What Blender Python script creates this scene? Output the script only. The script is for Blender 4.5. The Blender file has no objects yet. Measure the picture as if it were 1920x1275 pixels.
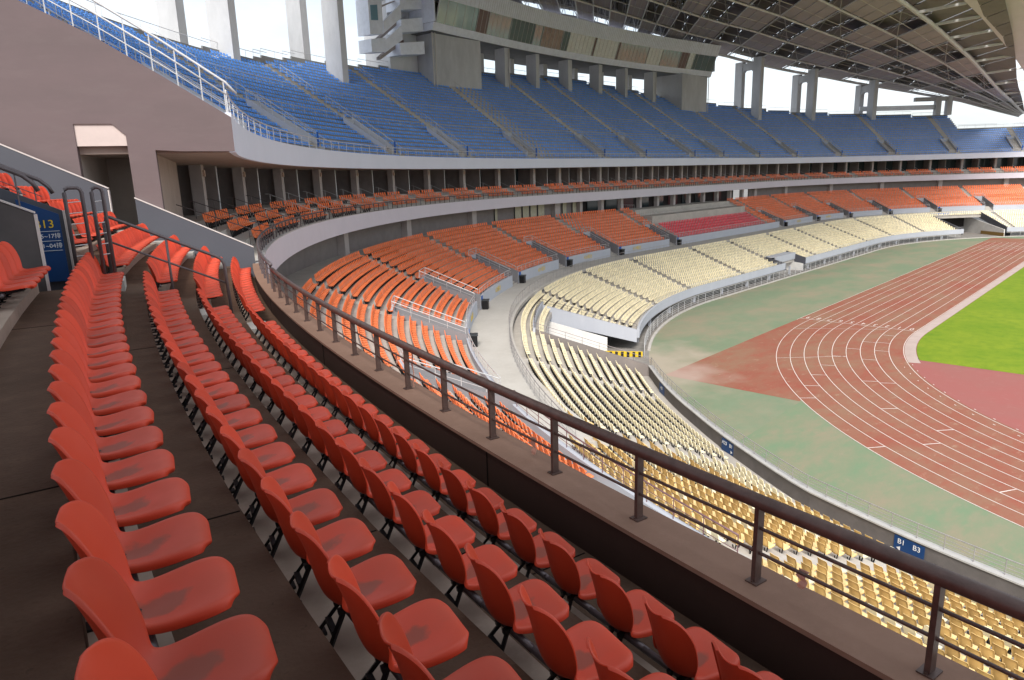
import bpy, bmesh, math, random
from math import sin, cos, pi, radians, hypot, atan2
from mathutils import Vector, Matrix
random.seed(7)
S = bpy.context.scene
COL = S.collection

# ------------------------------------------------------------------ plan geometry
XM = 42.2; XE = 18.7616; R3 = 71.2689; CX = 5.6594; CY = 5.3853; RC = 57.1032; PH = R3 and 0.38997
L1 = 27.7932; L2 = 67.4286; L3 = 73.0811; HALF = L1 + L2 + L3 / 2

def base(s, d=0.0):
    """point (x, y) at distance d outside the pit edge at arc position s, with outward normal"""
    if s < 0:
        x, y, nx, ny = base(-s, d); return x, -y, nx, -ny
    if s > HALF:
        x, y, nx, ny = base(2 * HALF - s, d); return 2 * XM - x, y, -nx, ny
    if s < L1:
        t = s / R3; nx, ny = -cos(t), sin(t); return XE + nx * (R3 + d), ny * (R3 + d), nx, ny
    if s < L1 + L2:
        t = PH + (s - L1) / RC; nx, ny = -cos(t), sin(t)
        return CX + nx * (RC + d), CY + ny * (RC + d), nx, ny
    return CX + (s - L1 - L2), CY + RC + d, 0.0, 1.0

def P(s, d, z):
    x, y, _, _ = base(s, d); return Vector((x, y, z))

def scale_at(s, d):
    s = abs(s)
    if s > HALF: s = 2 * HALF - s
    if s < L1: return (R3 + d) / R3
    if s < L1 + L2: return (RC + d) / RC
    return 1.0

def interp(tab, x):
    if x <= tab[0][0]: return tab[0][1]
    for (a, b), (c, d) in zip(tab, tab[1:]):
        if x <= c: return b + (d - b) * (x - a) / (c - a)
    return tab[-1][1]

# ------------------------------------------------------------------ materials
MATS = {}
def mat(name, col, rough=0.7, noise=0.0, nscale=3.0, col2=None, bump=0.0, metal=0.0, detail=5, spec=0.4, thr=None):
    if name in MATS: return MATS[name]
    m = bpy.data.materials.new(name); m.use_nodes = True
    nt = m.node_tree; b = nt.nodes['Principled BSDF']
    b.inputs['Roughness'].default_value = rough; b.inputs['Metallic'].default_value = metal
    b.inputs['Specular IOR Level'].default_value = spec
    c = (*col, 1)
    if col2 is None and noise > 0: col2 = tuple(x * (1 - noise) for x in col)
    if col2 is not None:
        g = nt.nodes.new('ShaderNodeNewGeometry')
        n = nt.nodes.new('ShaderNodeTexNoise'); n.inputs['Scale'].default_value = nscale; n.inputs['Detail'].default_value = detail
        n.inputs['Roughness'].default_value = 0.65
        nt.links.new(g.outputs['Position'], n.inputs['Vector'])
        r = nt.nodes.new('ShaderNodeValToRGB')
        lo, hi = thr or (0.35, 0.68)
        r.color_ramp.elements[0].position = lo; r.color_ramp.elements[0].color = (*col2, 1)
        r.color_ramp.elements[1].position = hi; r.color_ramp.elements[1].color = c
        nt.links.new(n.outputs['Fac'], r.inputs['Fac']); nt.links.new(r.outputs['Color'], b.inputs['Base Color'])
        if bump:
            bp = nt.nodes.new('ShaderNodeBump'); bp.inputs['Strength'].default_value = bump; bp.inputs['Distance'].default_value = 0.02
            n2 = nt.nodes.new('ShaderNodeTexNoise'); n2.inputs['Scale'].default_value = nscale * 8; n2.inputs['Detail'].default_value = 4
            nt.links.new(g.outputs['Position'], n2.inputs['Vector'])
            nt.links.new(n2.outputs['Fac'], bp.inputs['Height']); nt.links.new(bp.outputs['Normal'], b.inputs['Normal'])
    else:
        b.inputs['Base Color'].default_value = c
    MATS[name] = m
    return m

def two_noise(name, cols, scales, rough=0.85, stretch=None, bump=0.1):
    """base colour with a broad patchy layer and a fine weathered layer"""
    m = bpy.data.materials.new(name); m.use_nodes = True; nt = m.node_tree; b = nt.nodes['Principled BSDF']
    b.inputs['Roughness'].default_value = rough; b.inputs['Specular IOR Level'].default_value = 0.25
    g = nt.nodes.new('ShaderNodeNewGeometry')
    mp = nt.nodes.new('ShaderNodeMapping'); nt.links.new(g.outputs['Position'], mp.inputs['Vector'])
    if stretch: mp.inputs['Scale'].default_value = stretch[0]; mp.inputs['Rotation'].default_value = stretch[1]
    cur = None
    for i, (c, sc) in enumerate(zip(cols[1:], scales)):
        n = nt.nodes.new('ShaderNodeTexNoise'); n.inputs['Scale'].default_value = sc[0]; n.inputs['Detail'].default_value = 8
        n.inputs['Roughness'].default_value = 0.7
        nt.links.new(mp.outputs['Vector'], n.inputs['Vector'])
        r = nt.nodes.new('ShaderNodeMapRange'); r.inputs['From Min'].default_value = sc[1]; r.inputs['From Max'].default_value = sc[2]
        r.inputs['To Max'].default_value = sc[3]
        nt.links.new(n.outputs['Fac'], r.inputs['Value'])
        mx = nt.nodes.new('ShaderNodeMix'); mx.data_type = 'RGBA'
        if cur is None: mx.inputs['A'].default_value = (*cols[0], 1)
        else: nt.links.new(cur, mx.inputs['A'])
        mx.inputs['B'].default_value = (*c, 1); nt.links.new(r.outputs['Result'], mx.inputs['Factor'])
        cur = mx.outputs['Result']
    nt.links.new(cur, b.inputs['Base Color'])
    if bump:
        n = nt.nodes.new('ShaderNodeTexNoise'); n.inputs['Scale'].default_value = 30; n.inputs['Detail'].default_value = 5
        nt.links.new(g.outputs['Position'], n.inputs['Vector'])
        bp = nt.nodes.new('ShaderNodeBump'); bp.inputs['Strength'].default_value = bump; bp.inputs['Distance'].default_value = 0.02
        nt.links.new(n.outputs['Fac'], bp.inputs['Height']); nt.links.new(bp.outputs['Normal'], b.inputs['Normal'])
    MATS[name] = m; return m

CONC = two_noise('weathered_concrete', [(0.497, 0.466, 0.428), (0.360, 0.335, 0.311), (0.583, 0.559, 0.521), (0.186, 0.167, 0.149)],
                 [(0.35, 0.4, 0.7, 0.8), (2.2, 0.5, 0.75, 0.6), (5.0, 0.62, 0.8, 0.55)], 0.9)
CONCD = two_noise('shaded_terrace_concrete', [(0.125, 0.076, 0.052), (0.080, 0.048, 0.031), (0.178, 0.114, 0.076), (0.044, 0.028, 0.019)],
                  [(0.6, 0.4, 0.7, 0.8), (3.5, 0.48, 0.75, 0.6), (14.0, 0.60, 0.74, 0.75)], 0.85, bump=0.35)  # near concrete darkened so its colour carries the foreground shade
PAINT = two_noise('grey_wall_paint', [(0.470, 0.493, 0.549), (0.381, 0.403, 0.459), (0.538, 0.549, 0.594)],
                  [(0.3, 0.4, 0.75, 0.5), (1.6, 0.5, 0.8, 0.4)], 0.75, stretch=((1, 1, .25), (0, 0, 0)), bump=0.03)
PAINTD = two_noise('slate_wall_paint', [(0.089, 0.092, 0.110), (0.064, 0.066, 0.081), (0.113, 0.116, 0.135)],
                   [(0.5, 0.4, 0.75, 0.6), (2.0, 0.5, 0.8, 0.4)], 0.75, bump=0.03)
PITW = two_noise('pit_wall_paint', [(0.25, 0.245, 0.26), (0.20, 0.19, 0.195), (0.30, 0.30, 0.32)], [(0.5, 0.4, 0.75, 0.6), (2.0, 0.5, 0.8, 0.4)], .8, bump=.03)
PINK = two_noise('mauve_render', [(0.158, 0.119, 0.122), (0.132, 0.104, 0.105), (0.184, 0.145, 0.145)],
                 [(0.25, 0.4, 0.75, 0.8), (0.9, 0.5, 0.8, 0.5)], 0.85, stretch=((1, 1, 3.5), (0, 0, 0)), bump=0.05)
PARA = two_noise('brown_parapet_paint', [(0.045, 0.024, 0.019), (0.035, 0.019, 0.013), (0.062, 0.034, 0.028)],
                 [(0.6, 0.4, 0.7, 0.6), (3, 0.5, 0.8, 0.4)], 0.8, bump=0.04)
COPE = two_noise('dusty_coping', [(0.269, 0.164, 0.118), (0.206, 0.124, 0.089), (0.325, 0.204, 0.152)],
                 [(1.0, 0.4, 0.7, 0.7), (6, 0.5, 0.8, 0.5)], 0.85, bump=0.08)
TOWER = two_noise('tower_concrete', [(0.56, 0.57, 0.59), (0.40, 0.41, 0.43), (0.66, 0.66, 0.68)],
                  [(0.2, 0.4, 0.7, 0.8), (1.2, 0.5, 0.8, 0.5)], 0.8, stretch=((1, 1, .35), (0, 0, 0)), bump=0.03)
CLAD = mat('pale_cladding', (0.82, 0.87, 0.97), 0.5, 0.12, 1.2)
WHITEW = mat('whitewashed_wall', (0.84, 0.82, 0.80), 0.8, 0.15, 0.8)
DARK = mat('dark_interior', (0.035, 0.03, 0.03), 0.8)
SHAFT = mat('brown_grey_partition', (0.36, 0.315, 0.30), 0.8, 0.2, 1.0)
BEIGE = mat('beige_plaster', (0.42, 0.34, 0.30), 0.85, 0.15, 1.0)
GLASS = mat('dark_window_glass', (0.05, 0.07, 0.075), 0.12, spec=0.7)
GGLASS = mat('greenish_glass', (0.27, 0.42, 0.39), 0.08, 0.25, 0.2, spec=0.7)
CURT = mat('cream_curtain_behind_glass', (0.68, 0.74, 0.68), 0.25, 0.2, 2.0, spec=0.6)
BRWN = mat('brown_louvre', (0.19, 0.13, 0.115), 0.5)
STEELW = mat('galvanised_rail', (0.70, 0.70, 0.71), 0.4, 0.2, 5, metal=0.25)
STEELG = mat('weathered_grey_tube', (0.15, 0.125, 0.13), 0.42, 0.2, 6, metal=0.35)
STEELB = mat('brown_painted_steel', (0.125, 0.078, 0.066), 0.45, 0.35, 9, metal=0.2, spec=0.5, bump=.08)
STEELL = mat('light_grey_rail', (0.40, 0.38, 0.38), 0.45, 0.2, 5, metal=0.2)
STEELM = mat('maroon_painted_rail', (0.20, 0.11, 0.12), 0.5, 0.2, 5)
BLACK = mat('black_cast_metal', (0.018, 0.018, 0.02), 0.45, metal=0.3)
BLUE_SIGN = mat('blue_sign_face', (0.005, 0.045, 0.16), 0.45)
WHITE = mat('white_lettering', (0.75, 0.76, 0.78), 0.6)
YELLOW = mat('yellow_lettering', (0.75, 0.52, 0.02), 0.6)
PLINTH = two_noise('pale_plinth_concrete', [(0.504, 0.397, 0.320), (0.372, 0.291, 0.236), (0.615, 0.502, 0.420)], [(1.0, 0.4, 0.7, 0.7), (7, 0.5, 0.8, 0.6)], .9)
LEDGE = mat('pale_edge_trim', (0.62, 0.56, 0.54), 0.7)

def seat_mat(name, col, dirt_toplight, rough=0.45, grime=0.5, attr=False):
    m = bpy.data.materials.new(name); m.use_nodes = True; nt = m.node_tree; b = nt.nodes['Principled BSDF']
    b.inputs['Roughness'].default_value = rough
    tc = nt.nodes.new('ShaderNodeTexCoord'); oi = nt.nodes.new('ShaderNodeObjectInfo'); g = nt.nodes.new('ShaderNodeNewGeometry')
    # slight colour difference from one seat to the next
    mr = nt.nodes.new('ShaderNodeMapRange'); mr.inputs['To Min'].default_value = 0.80; mr.inputs['To Max'].default_value = 1.1
    if attr:
        at = nt.nodes.new('ShaderNodeAttribute'); at.attribute_name = 'seat_tint'; nt.links.new(at.outputs['Fac'], mr.inputs['Value'])
        mr.inputs['To Min'].default_value = 0.86; mr.inputs['To Max'].default_value = 1.06
    else: nt.links.new(oi.outputs['Random'], mr.inputs['Value'])
    hsv = nt.nodes.new('ShaderNodeHueSaturation'); hsv.inputs['Color'].default_value = (*col, 1); nt.links.new(mr.outputs['Result'], hsv.inputs['Value'])
    # dust film; paler tints also paint sky light onto upward faces
    n = nt.nodes.new('ShaderNodeTexNoise'); n.inputs['Scale'].default_value = 6; n.inputs['Detail'].default_value = 6
    nt.links.new(g.outputs['Position'], n.inputs['Vector'])
    up = nt.nodes.new('ShaderNodeSeparateXYZ'); nt.links.new(g.outputs['Normal'], up.inputs['Vector'])
    m1 = nt.nodes.new('ShaderNodeMapRange'); m1.inputs['From Min'].default_value = 0.3; m1.inputs['From Max'].default_value = 0.95; m1.inputs['To Max'].default_value = 0.38
    nt.links.new(up.outputs['Z'], m1.inputs['Value'])
    m2 = nt.nodes.new('ShaderNodeMapRange'); m2.inputs['From Min'].default_value = 0.3; m2.inputs['From Max'].default_value = 0.7; m2.inputs['To Min'].default_value = 0.5
    nt.links.new(n.outputs['Fac'], m2.inputs['Value'])
    mul = nt.nodes.new('ShaderNodeMath'); mul.operation = 'MULTIPLY'; nt.links.new(m1.outputs['Result'], mul.inputs[0]); nt.links.new(m2.outputs['Result'], mul.inputs[1])
    mx = nt.nodes.new('ShaderNodeMix'); mx.data_type = 'RGBA'; nt.links.new(hsv.outputs['Color'], mx.inputs['A'])
    mx.inputs['B'].default_value = (*dirt_toplight[0], 1); nt.links.new(mul.outputs['Value'], mx.inputs['Factor'])
    # puddle-dried grime patch on the pan, in the seat's own coordinates
    sub = nt.nodes.new('ShaderNodeVectorMath'); sub.operation = 'SUBTRACT'; sub.inputs[1].default_value = (0.25, 0.0, 0.408)
    nt.links.new(tc.outputs['Object'], sub.inputs[0])
    sc = nt.nodes.new('ShaderNodeVectorMath'); sc.operation = 'MULTIPLY'; sc.inputs[1].default_value = (6.5, 10.0, 9.0); nt.links.new(sub.outputs['Vector'], sc.inputs[0])
    ln = nt.nodes.new('ShaderNodeVectorMath'); ln.operation = 'LENGTH'; nt.links.new(sc.outputs['Vector'], ln.inputs[0])
    n3 = nt.nodes.new('ShaderNodeTexNoise'); n3.noise_dimensions = '4D'; n3.inputs['Scale'].default_value = 9; n3.inputs['Detail'].default_value = 6
    nt.links.new(tc.outputs['Object'], n3.inputs['Vector'])
    w = nt.nodes.new('ShaderNodeMath'); w.operation = 'MULTIPLY'; w.inputs[1].default_value = 37.0; nt.links.new(oi.outputs['Random'], w.inputs[0]); nt.links.new(w.outputs['Value'], n3.inputs['W'])
    ad = nt.nodes.new('ShaderNodeMath'); ad.operation = 'MULTIPLY_ADD'; ad.inputs[1].default_value = 1.9; nt.links.new(n3.outputs['Fac'], ad.inputs[0]); nt.links.new(ln.outputs['Value'], ad.inputs[2])
    m4 = nt.nodes.new('ShaderNodeMapRange'); m4.inputs['From Min'].default_value = 1.75; m4.inputs['From Max'].default_value = 1.45; m4.inputs['To Max'].default_value = grime
    nt.links.new(ad.outputs['Value'], m4.inputs['Value'])
    mx2 = nt.nodes.new('ShaderNodeMix'); mx2.data_type = 'RGBA'; nt.links.new(mx.outputs['Result'], mx2.inputs['A']); mx2.inputs['B'].default_value = (*dirt_toplight[1], 1)
    nt.links.new(m4.outputs['Result'], mx2.inputs['Factor'])
    nt.links.new(mx2.outputs['Result'], b.inputs['Base Color'])
    # rougher where dusty
    mr2 = nt.nodes.new('ShaderNodeMapRange'); mr2.inputs['To Min'].default_value = rough - .08; mr2.inputs['To Max'].default_value = rough + .25
    nt.links.new(n.outputs['Fac'], mr2.inputs['Value']); nt.links.new(mr2.outputs['Result'], b.inputs['Roughness'])
    MATS[name] = m; return m
ORANGE = seat_mat('shaded_orange_seat_plastic', (0.68, 0.058, 0.019), [(0.37, 0.11, 0.075), (0.15, 0.085, 0.06)], grime=.62)  # deeper than the far orange; shade of the near rows put into colour
ORANGE2 = seat_mat('bright_orange_seat_plastic', (0.93, 0.20, 0.052), [(0.95, 0.40, 0.23), (0.5, 0.2, 0.1)], grime=.2)
CREAM = seat_mat('cream_seat_plastic', (0.80, 0.52, 0.185), [(0.95, 0.84, 0.56), (0.45, 0.35, 0.2)], rough=.7, grime=.15)
BLUE = seat_mat('blue_seat_plastic', (0.12, 0.36, 0.98), [(0.22, 0.47, 0.98), (0.1, 0.15, 0.3)], grime=.1)
CRIMSON = seat_mat('crimson_seat_plastic', (0.90, 0.028, 0.07), [(0.95, 0.24, 0.27), (0.3, 0.05, 0.05)], grime=.1)
ORANGE_S = seat_mat('orange_seat_plastic_mass', (0.93, 0.20, 0.052), [(0.95, 0.40, 0.23), (0.5, 0.2, 0.1)], grime=0, attr=True)
CREAM_S = seat_mat('cream_seat_plastic_mass', (0.95, 0.84, 0.56), [(0.97, 0.93, 0.80), (0.45, 0.35, 0.2)], grime=0, attr=True)
BLUE_S = seat_mat('blue_seat_plastic_mass', (0.13, 0.385, 0.98), [(0.24, 0.50, 0.98), (0.1, 0.15, 0.3)], grime=0, attr=True)

# ------------------------------------------------------------------ mesh builder
class MB:
    def __init__(self): self.v = []; self.f = []
    def quad(self, *pts):
        i = len(self.v); self.v.extend([tuple(p) for p in pts]); self.f.append(tuple(range(i, i + len(pts))))
    def box8(self, c):
        """c: 8 corners, 0-3 bottom ring, 4-7 top ring"""
        i = len(self.v); self.v.extend([tuple(p) for p in c])
        for q in ((3, 2, 1, 0), (4, 5, 6, 7), (0, 1, 5, 4), (1, 2, 6, 5), (2, 3, 7, 6), (3, 0, 4, 7)): self.f.append(tuple(i + k for k in q))
    def box(self, lo, hi, M=None):
        x0, y0, z0 = lo; x1, y1, z1 = hi
        c = [Vector(p) for p in ((x0, y0, z0), (x1, y0, z0), (x1, y1, z0), (x0, y1, z0), (x0, y0, z1), (x1, y0, z1), (x1, y1, z1), (x0, y1, z1))]
        if M is not None: c = [M @ p for p in c]
        self.box8(c)
    def tube(self, pts, r, n=8, closed=False):
        pts = [Vector(p) for p in pts]; rings = []
        for i, p in enumerate(pts):
            a = pts[max(i - 1, 0)]; b = pts[min(i + 1, len(pts) - 1)]
            t = (b - a)
            if t.length < 1e-6: t = Vector((0, 0, 1))
            t.normalize()
            up = Vector((0, 0, 1)) if abs(t.z) < 0.9 else Vector((1, 0, 0))
            u = t.cross(up).normalized(); w = u.cross(t)
            k = len(self.v)
            for j in range(n):
                an = 2 * pi * j / n; self.v.append(tuple(p + u * (r * cos(an)) + w * (r * sin(an))))
            rings.append(k)
        for a, b in zip(rings, rings[1:]):
            for j in range(n): self.f.append((a + j, a + (j + 1) % n, b + (j + 1) % n, b + j))
        self.f.append(tuple(rings[0] + j for j in reversed(range(n)))); self.f.append(tuple(rings[-1] + j for j in range(n)))
    def bar(self, a, b, w, h=None):
        """rectangular bar between two points"""
        a = Vector(a); b = Vector(b); h = h or w; t = (b - a).normalized()
        up = Vector((0, 0, 1)) if abs(t.z) < 0.9 else Vector((1, 0, 0))
        u = t.cross(up).normalized() * (w / 2); q = u.cross(t).normalized() * (h / 2)
        self.box8([a - u - q, a + u - q, a + u + q, a - u + q, b - u - q, b + u - q, b + u + q, b - u + q])
    def sweep(self, prof, s0, s1, step=1.5, close=True, cap=True, shift=None, skew=None):
        """carry a (d, z) outline along the stadium curve"""
        n = max(1, int(math.ceil(abs(s1 - s0) / step))); m = len(prof); k0 = len(self.v)
        for i in range(n + 1):
            s = s0 + (s1 - s0) * i / n; sh = shift(s) if shift else 0.0
            for d, z in prof:
                if callable(z): z = z(s)
                if callable(d): d = d(s)
                se = s
                if skew:      # ends that are not quite radial
                    a = s0 + skew[0] * (d - skew[2]); b = s1 + skew[1] * (d - skew[2]); se = a + (b - a) * i / n
                x, y, _, _ = base(se, d + sh); self.v.append((x, y, z))
        for i in range(n):
            a = k0 + i * m; b = a + m
            for j in range(m if close else m - 1):
                q = (j + 1) % m; self.f.append((a + j, a + q, b + q, b + j))
        if close and cap:
            self.f.append(tuple(k0 + j for j in range(m))); self.f.append(tuple(k0 + n * m + j for j in reversed(range(m))))
    def radial(self, poly, s, th, s_end=None):
        """outline in the (d, z) plane at s, th metres thick along the curve (s may vary linearly: s at d=first)"""
        k = len(self.v); m = len(poly)
        f = s if callable(s) else (lambda d: s)
        for off in (-th / 2, th / 2):
            for d, z in poly:
                x, y, nx, ny = base(f(d), d); self.v.append((x + ny * off, y - nx * off, z))
        return k, m
    def build(self, name, m, parent=None, smooth=False, recalc=True):
        me = bpy.data.meshes.new(name); me.from_pydata(self.v, [], self.f); me.update()
        if recalc:
            bm = bmesh.new(); bm.from_mesh(me); bmesh.ops.recalc_face_normals(bm, faces=bm.faces)
            bm.to_mesh(me); bm.free()
        if smooth:
            for p in me.polygons: p.use_smooth = True
        o = bpy.data.objects.new(name, me); COL.objects.link(o); me.materials.append(m)
        if parent is not None: o.parent = parent
        return o

def radial_wall(mb, poly, s, th):
    """extruded concave-safe outline (d, z) at arc position s"""
    from mathutils.geometry import tessellate_polygon
    k, m = mb.radial(poly, s, th)
    for t in tessellate_polygon([[Vector((d, z, 0)) for d, z in poly]]):
        mb.f.append(tuple(k + i for i in t)); mb.f.append(tuple(k + m + i for i in reversed(t)))
    for j in range(m):
        q = (j + 1) % m; mb.f.append((k + j, k + q, k + m + q, k + m + j))

def tag(o, label, cat, group=None, kind=None):
    if label: o['label'] = label
    if cat: o['category'] = cat
    if group: o['group'] = group
    if kind: o['kind'] = kind
    return o
def struct(o): o['kind'] = 'structure'; return o
def empty(name, loc, label, cat, group=None):
    o = bpy.data.objects.new(name, None); COL.objects.link(o); o.location = loc; o.empty_display_size = 0.2
    tag(o, label, cat, group)
    return o
def adopt(root, *kids):
    """parent parts built in world coordinates to a located root"""
    inv = Matrix.Translation(-Vector(root.location))
    for k in kids:
        k.data.transform(inv @ Matrix.Identity(4)); k.parent = root
    return root
def ordinal(n):
    w = ['zeroth', 'first', 'second', 'third', 'fourth', 'fifth', 'sixth', 'seventh', 'eighth', 'ninth', 'tenth', 'eleventh', 'twelfth',
         'thirteenth', 'fourteenth', 'fifteenth', 'sixteenth', 'seventeenth', 'eighteenth', 'nineteenth', 'twentieth']
    if n < len(w): return w[n]
    return '%d%s' % (n, {1: 'st', 2: 'nd', 3: 'rd'}.get(n % 10 if n // 10 != 1 else 0, 'th'))

def text_mesh(txt, size, M, name, m, parent=None, depth=0.004):
    c = bpy.data.curves.new(name, 'FONT'); c.body = txt; c.size = size; c.extrude = depth; c.align_x = 'CENTER'; c.align_y = 'CENTER'
    o = bpy.data.objects.new(name, c); COL.objects.link(o)
    dg = bpy.context.evaluated_depsgraph_get(); me = bpy.data.meshes.new_from_object(o.evaluated_get(dg))
    bpy.data.objects.remove(o); me.transform(M); me.materials.clear(); me.materials.append(m)
    o = bpy.data.objects.new(name, me); COL.objects.link(o)
    if parent is not None: o.parent = parent
    return o

# ------------------------------------------------------------------ camera
cam = bpy.data.cameras.new('camera'); co = bpy.data.objects.new('camera', cam); COL.objects.link(co)
cam.sensor_width = 36; cam.lens = 24.3099; cam.clip_start = 0.02; cam.clip_end = 3000
CAMP = Vector((-81.16, 18.239, 17.236)); yaw, pitch, roll = radians(43.6949), radians(13.2893), radians(1.7149)
fw = Vector((cos(yaw) * cos(pitch), sin(yaw) * cos(pitch), -sin(pitch)))
rt = Vector((sin(yaw), -cos(yaw), 0)); dn = fw.cross(rt)
r2 = rt * cos(roll) + dn * sin(roll); d2 = dn * cos(roll) - rt * sin(roll)
RM = Matrix((r2, -d2, -fw)).transposed()
co.matrix_world = Matrix.Translation(CAMP) @ RM.to_4x4()
S.camera = co
def pix(p):
    """where a point lands in the 1920-wide photograph, and its depth"""
    q = Vector(p) - CAMP; z = q.dot(fw)
    if z <= 0.05: return None
    return 960 + 1296.53 * q.dot(r2) / z, 637.5 + 1296.53 * q.dot(d2) / z, z

# ------------------------------------------------------------------ light: bright overcast
w = bpy.data.worlds.new('World'); S.world = w; w.use_nodes = True; nt = w.node_tree
bg = nt.nodes['Background']; bg.inputs['Strength'].default_value = 1.0
SUN_EL, SUN_AZ = radians(44), radians(-140)
sky = nt.nodes.new('ShaderNodeTexSky'); sky.sky_type = 'NISHITA'; sky.sun_disc = False
sky.sun_elevation = SUN_EL; sky.sun_rotation = pi / 2 - SUN_AZ; sky.air_density = 1.2; sky.dust_density = 3; sky.ozone_density = 1
sm = nt.nodes.new('ShaderNodeMix'); sm.data_type = 'RGBA'; sm.blend_type = 'MULTIPLY'; sm.inputs['Factor'].default_value = 1
sm.inputs['B'].default_value = (0.07, 0.07, 0.07, 1); nt.links.new(sky.outputs['Color'], sm.inputs['A'])
tc = nt.nodes.new('ShaderNodeTexCoord'); mp = nt.nodes.new('ShaderNodeMapping'); mp.inputs['Scale'].default_value = (1, 1, 2.6)
nt.links.new(tc.outputs['Generated'], mp.inputs['Vector'])
cn = nt.nodes.new('ShaderNodeTexNoise'); cn.inputs['Scale'].default_value = 2.2; cn.inputs['Detail'].default_value = 7; cn.inputs['Roughness'].default_value = .6
nt.links.new(mp.outputs['Vector'], cn.inputs['Vector'])
cr = nt.nodes.new('ShaderNodeMapRange'); cr.inputs['From Min'].default_value = .30; cr.inputs['From Max'].default_value = .62
cr.inputs['To Min'].default_value = .35; cr.inputs['To Max'].default_value = 1.0; nt.links.new(cn.outputs['Fac'], cr.inputs['Value'])
cm = nt.nodes.new('ShaderNodeMix'); cm.data_type = 'RGBA'; nt.links.new(cr.outputs['Result'], cm.inputs['Factor'])
nt.links.new(sm.outputs['Result'], cm.inputs['A']); cm.inputs['B'].default_value = (0.42, 0.445, 0.47, 1)
nt.links.new(cm.outputs['Result'], bg.inputs['Color'])
sun = bpy.data.lights.new('sun', 'SUN'); so = bpy.data.objects.new('sun', sun); COL.objects.link(so)
sun.energy = 1.5; sun.angle = radians(20); sun.color = (1.0, 0.95, 0.88)
sd = Vector((cos(SUN_EL) * cos(SUN_AZ), cos(SUN_EL) * sin(SUN_AZ), sin(SUN_EL)))
so.rotation_euler = sd.to_track_quat('Z', 'Y').to_euler()
S.view_settings.view_transform = 'Standard'; S.view_settings.look = 'None'; S.view_settings.exposure = 1.52
S.render.engine = 'CYCLES'; S.cycles.max_bounces = 6; S.cycles.diffuse_bounces = 4

# ------------------------------------------------------------------ ground, track and field
def sheet(name, pts, z, m):
    mb = MB(); mb.quad(*[(x, y, z) for x, y in pts])
    from mathutils.geometry import tessellate_polygon
    f = [tuple(t) for t in tessellate_polygon([[Vector((x, y, 0)) for x, y in pts]])]
    mb.f = f; o = mb.build(name, m, recalc=False)
    o.data.update()
    bm = bmesh.new(); bm.from_mesh(o.data)
    for fa in bm.faces:
        if fa.normal.z < 0: fa.normal_flip()
    bm.to_mesh(o.data); bm.free()
    return struct(o)
ASPH = mat('outer_paving', (0.22, 0.21, 0.20), 0.9, 0.2, 0.05)
sheet('ground', [(-1800, -1800), (1800, -1800), (1800, 1800), (-1800, 1800)], -0.06, ASPH)
GREEN = two_noise('faded_green_synthetic', [(0.192, 0.246, 0.158), (0.304, 0.254, 0.182), (0.232, 0.292, 0.194), (0.321, 0.228, 0.170)],
                  [(0.09, 0.42, 0.66, 0.95), (0.4, 0.50, 0.75, 0.5), (0.9, 0.58, 0.74, 0.6)], 0.9, stretch=((1, 1.6, 1), (0, 0, .6)), bump=0.05)
REDT = two_noise('worn_red_synthetic', [(0.296, 0.091, 0.062), (0.283, 0.158, 0.103), (0.336, 0.081, 0.056), (0.442, 0.324, 0.231)],
                 [(0.11, 0.34, 0.60, 0.95), (0.6, 0.48, 0.72, 0.6), (0.8, 0.58, 0.74, 0.6)], 0.88, stretch=((1, 1.8, 1), (0, 0, .5)), bump=0.05)
REDD = two_noise('plain_red_synthetic', [(0.342, 0.113, 0.104), (0.297, 0.135, 0.117), (0.387, 0.198, 0.171)],
                 [(0.12, 0.4, 0.7, 0.7), (1.5, 0.55, 0.8, 0.5)], 0.9, bump=0.03)
GRASS = two_noise('mown_grass', [(0.162, 0.257, 0.012), (0.242, 0.307, 0.020), (0.105, 0.207, 0.011), (0.445, 0.393, 0.254)],
                  [(0.12, 0.4, 0.65, 0.9), (0.9, 0.45, 0.7, 0.7), (3.5, 0.71, 0.80, 0.5)], 0.95, bump=0.5)
PINKC = two_noise('pale_kerb_concrete', [(0.50, 0.40, 0.37), (0.38, 0.29, 0.26), (0.58, 0.49, 0.46)],
                  [(0.5, 0.4, 0.7, 0.7), (4, 0.5, 0.75, 0.6)], 0.9)
SAND = two_noise('sandy_worn_apron', [(0.46, 0.39, 0.31), (0.38, 0.35, 0.27), (0.56, 0.48, 0.39)], [(0.3, 0.4, 0.7, 0.7), (1.5, 0.5, 0.8, 0.5)], 0.9)
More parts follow.
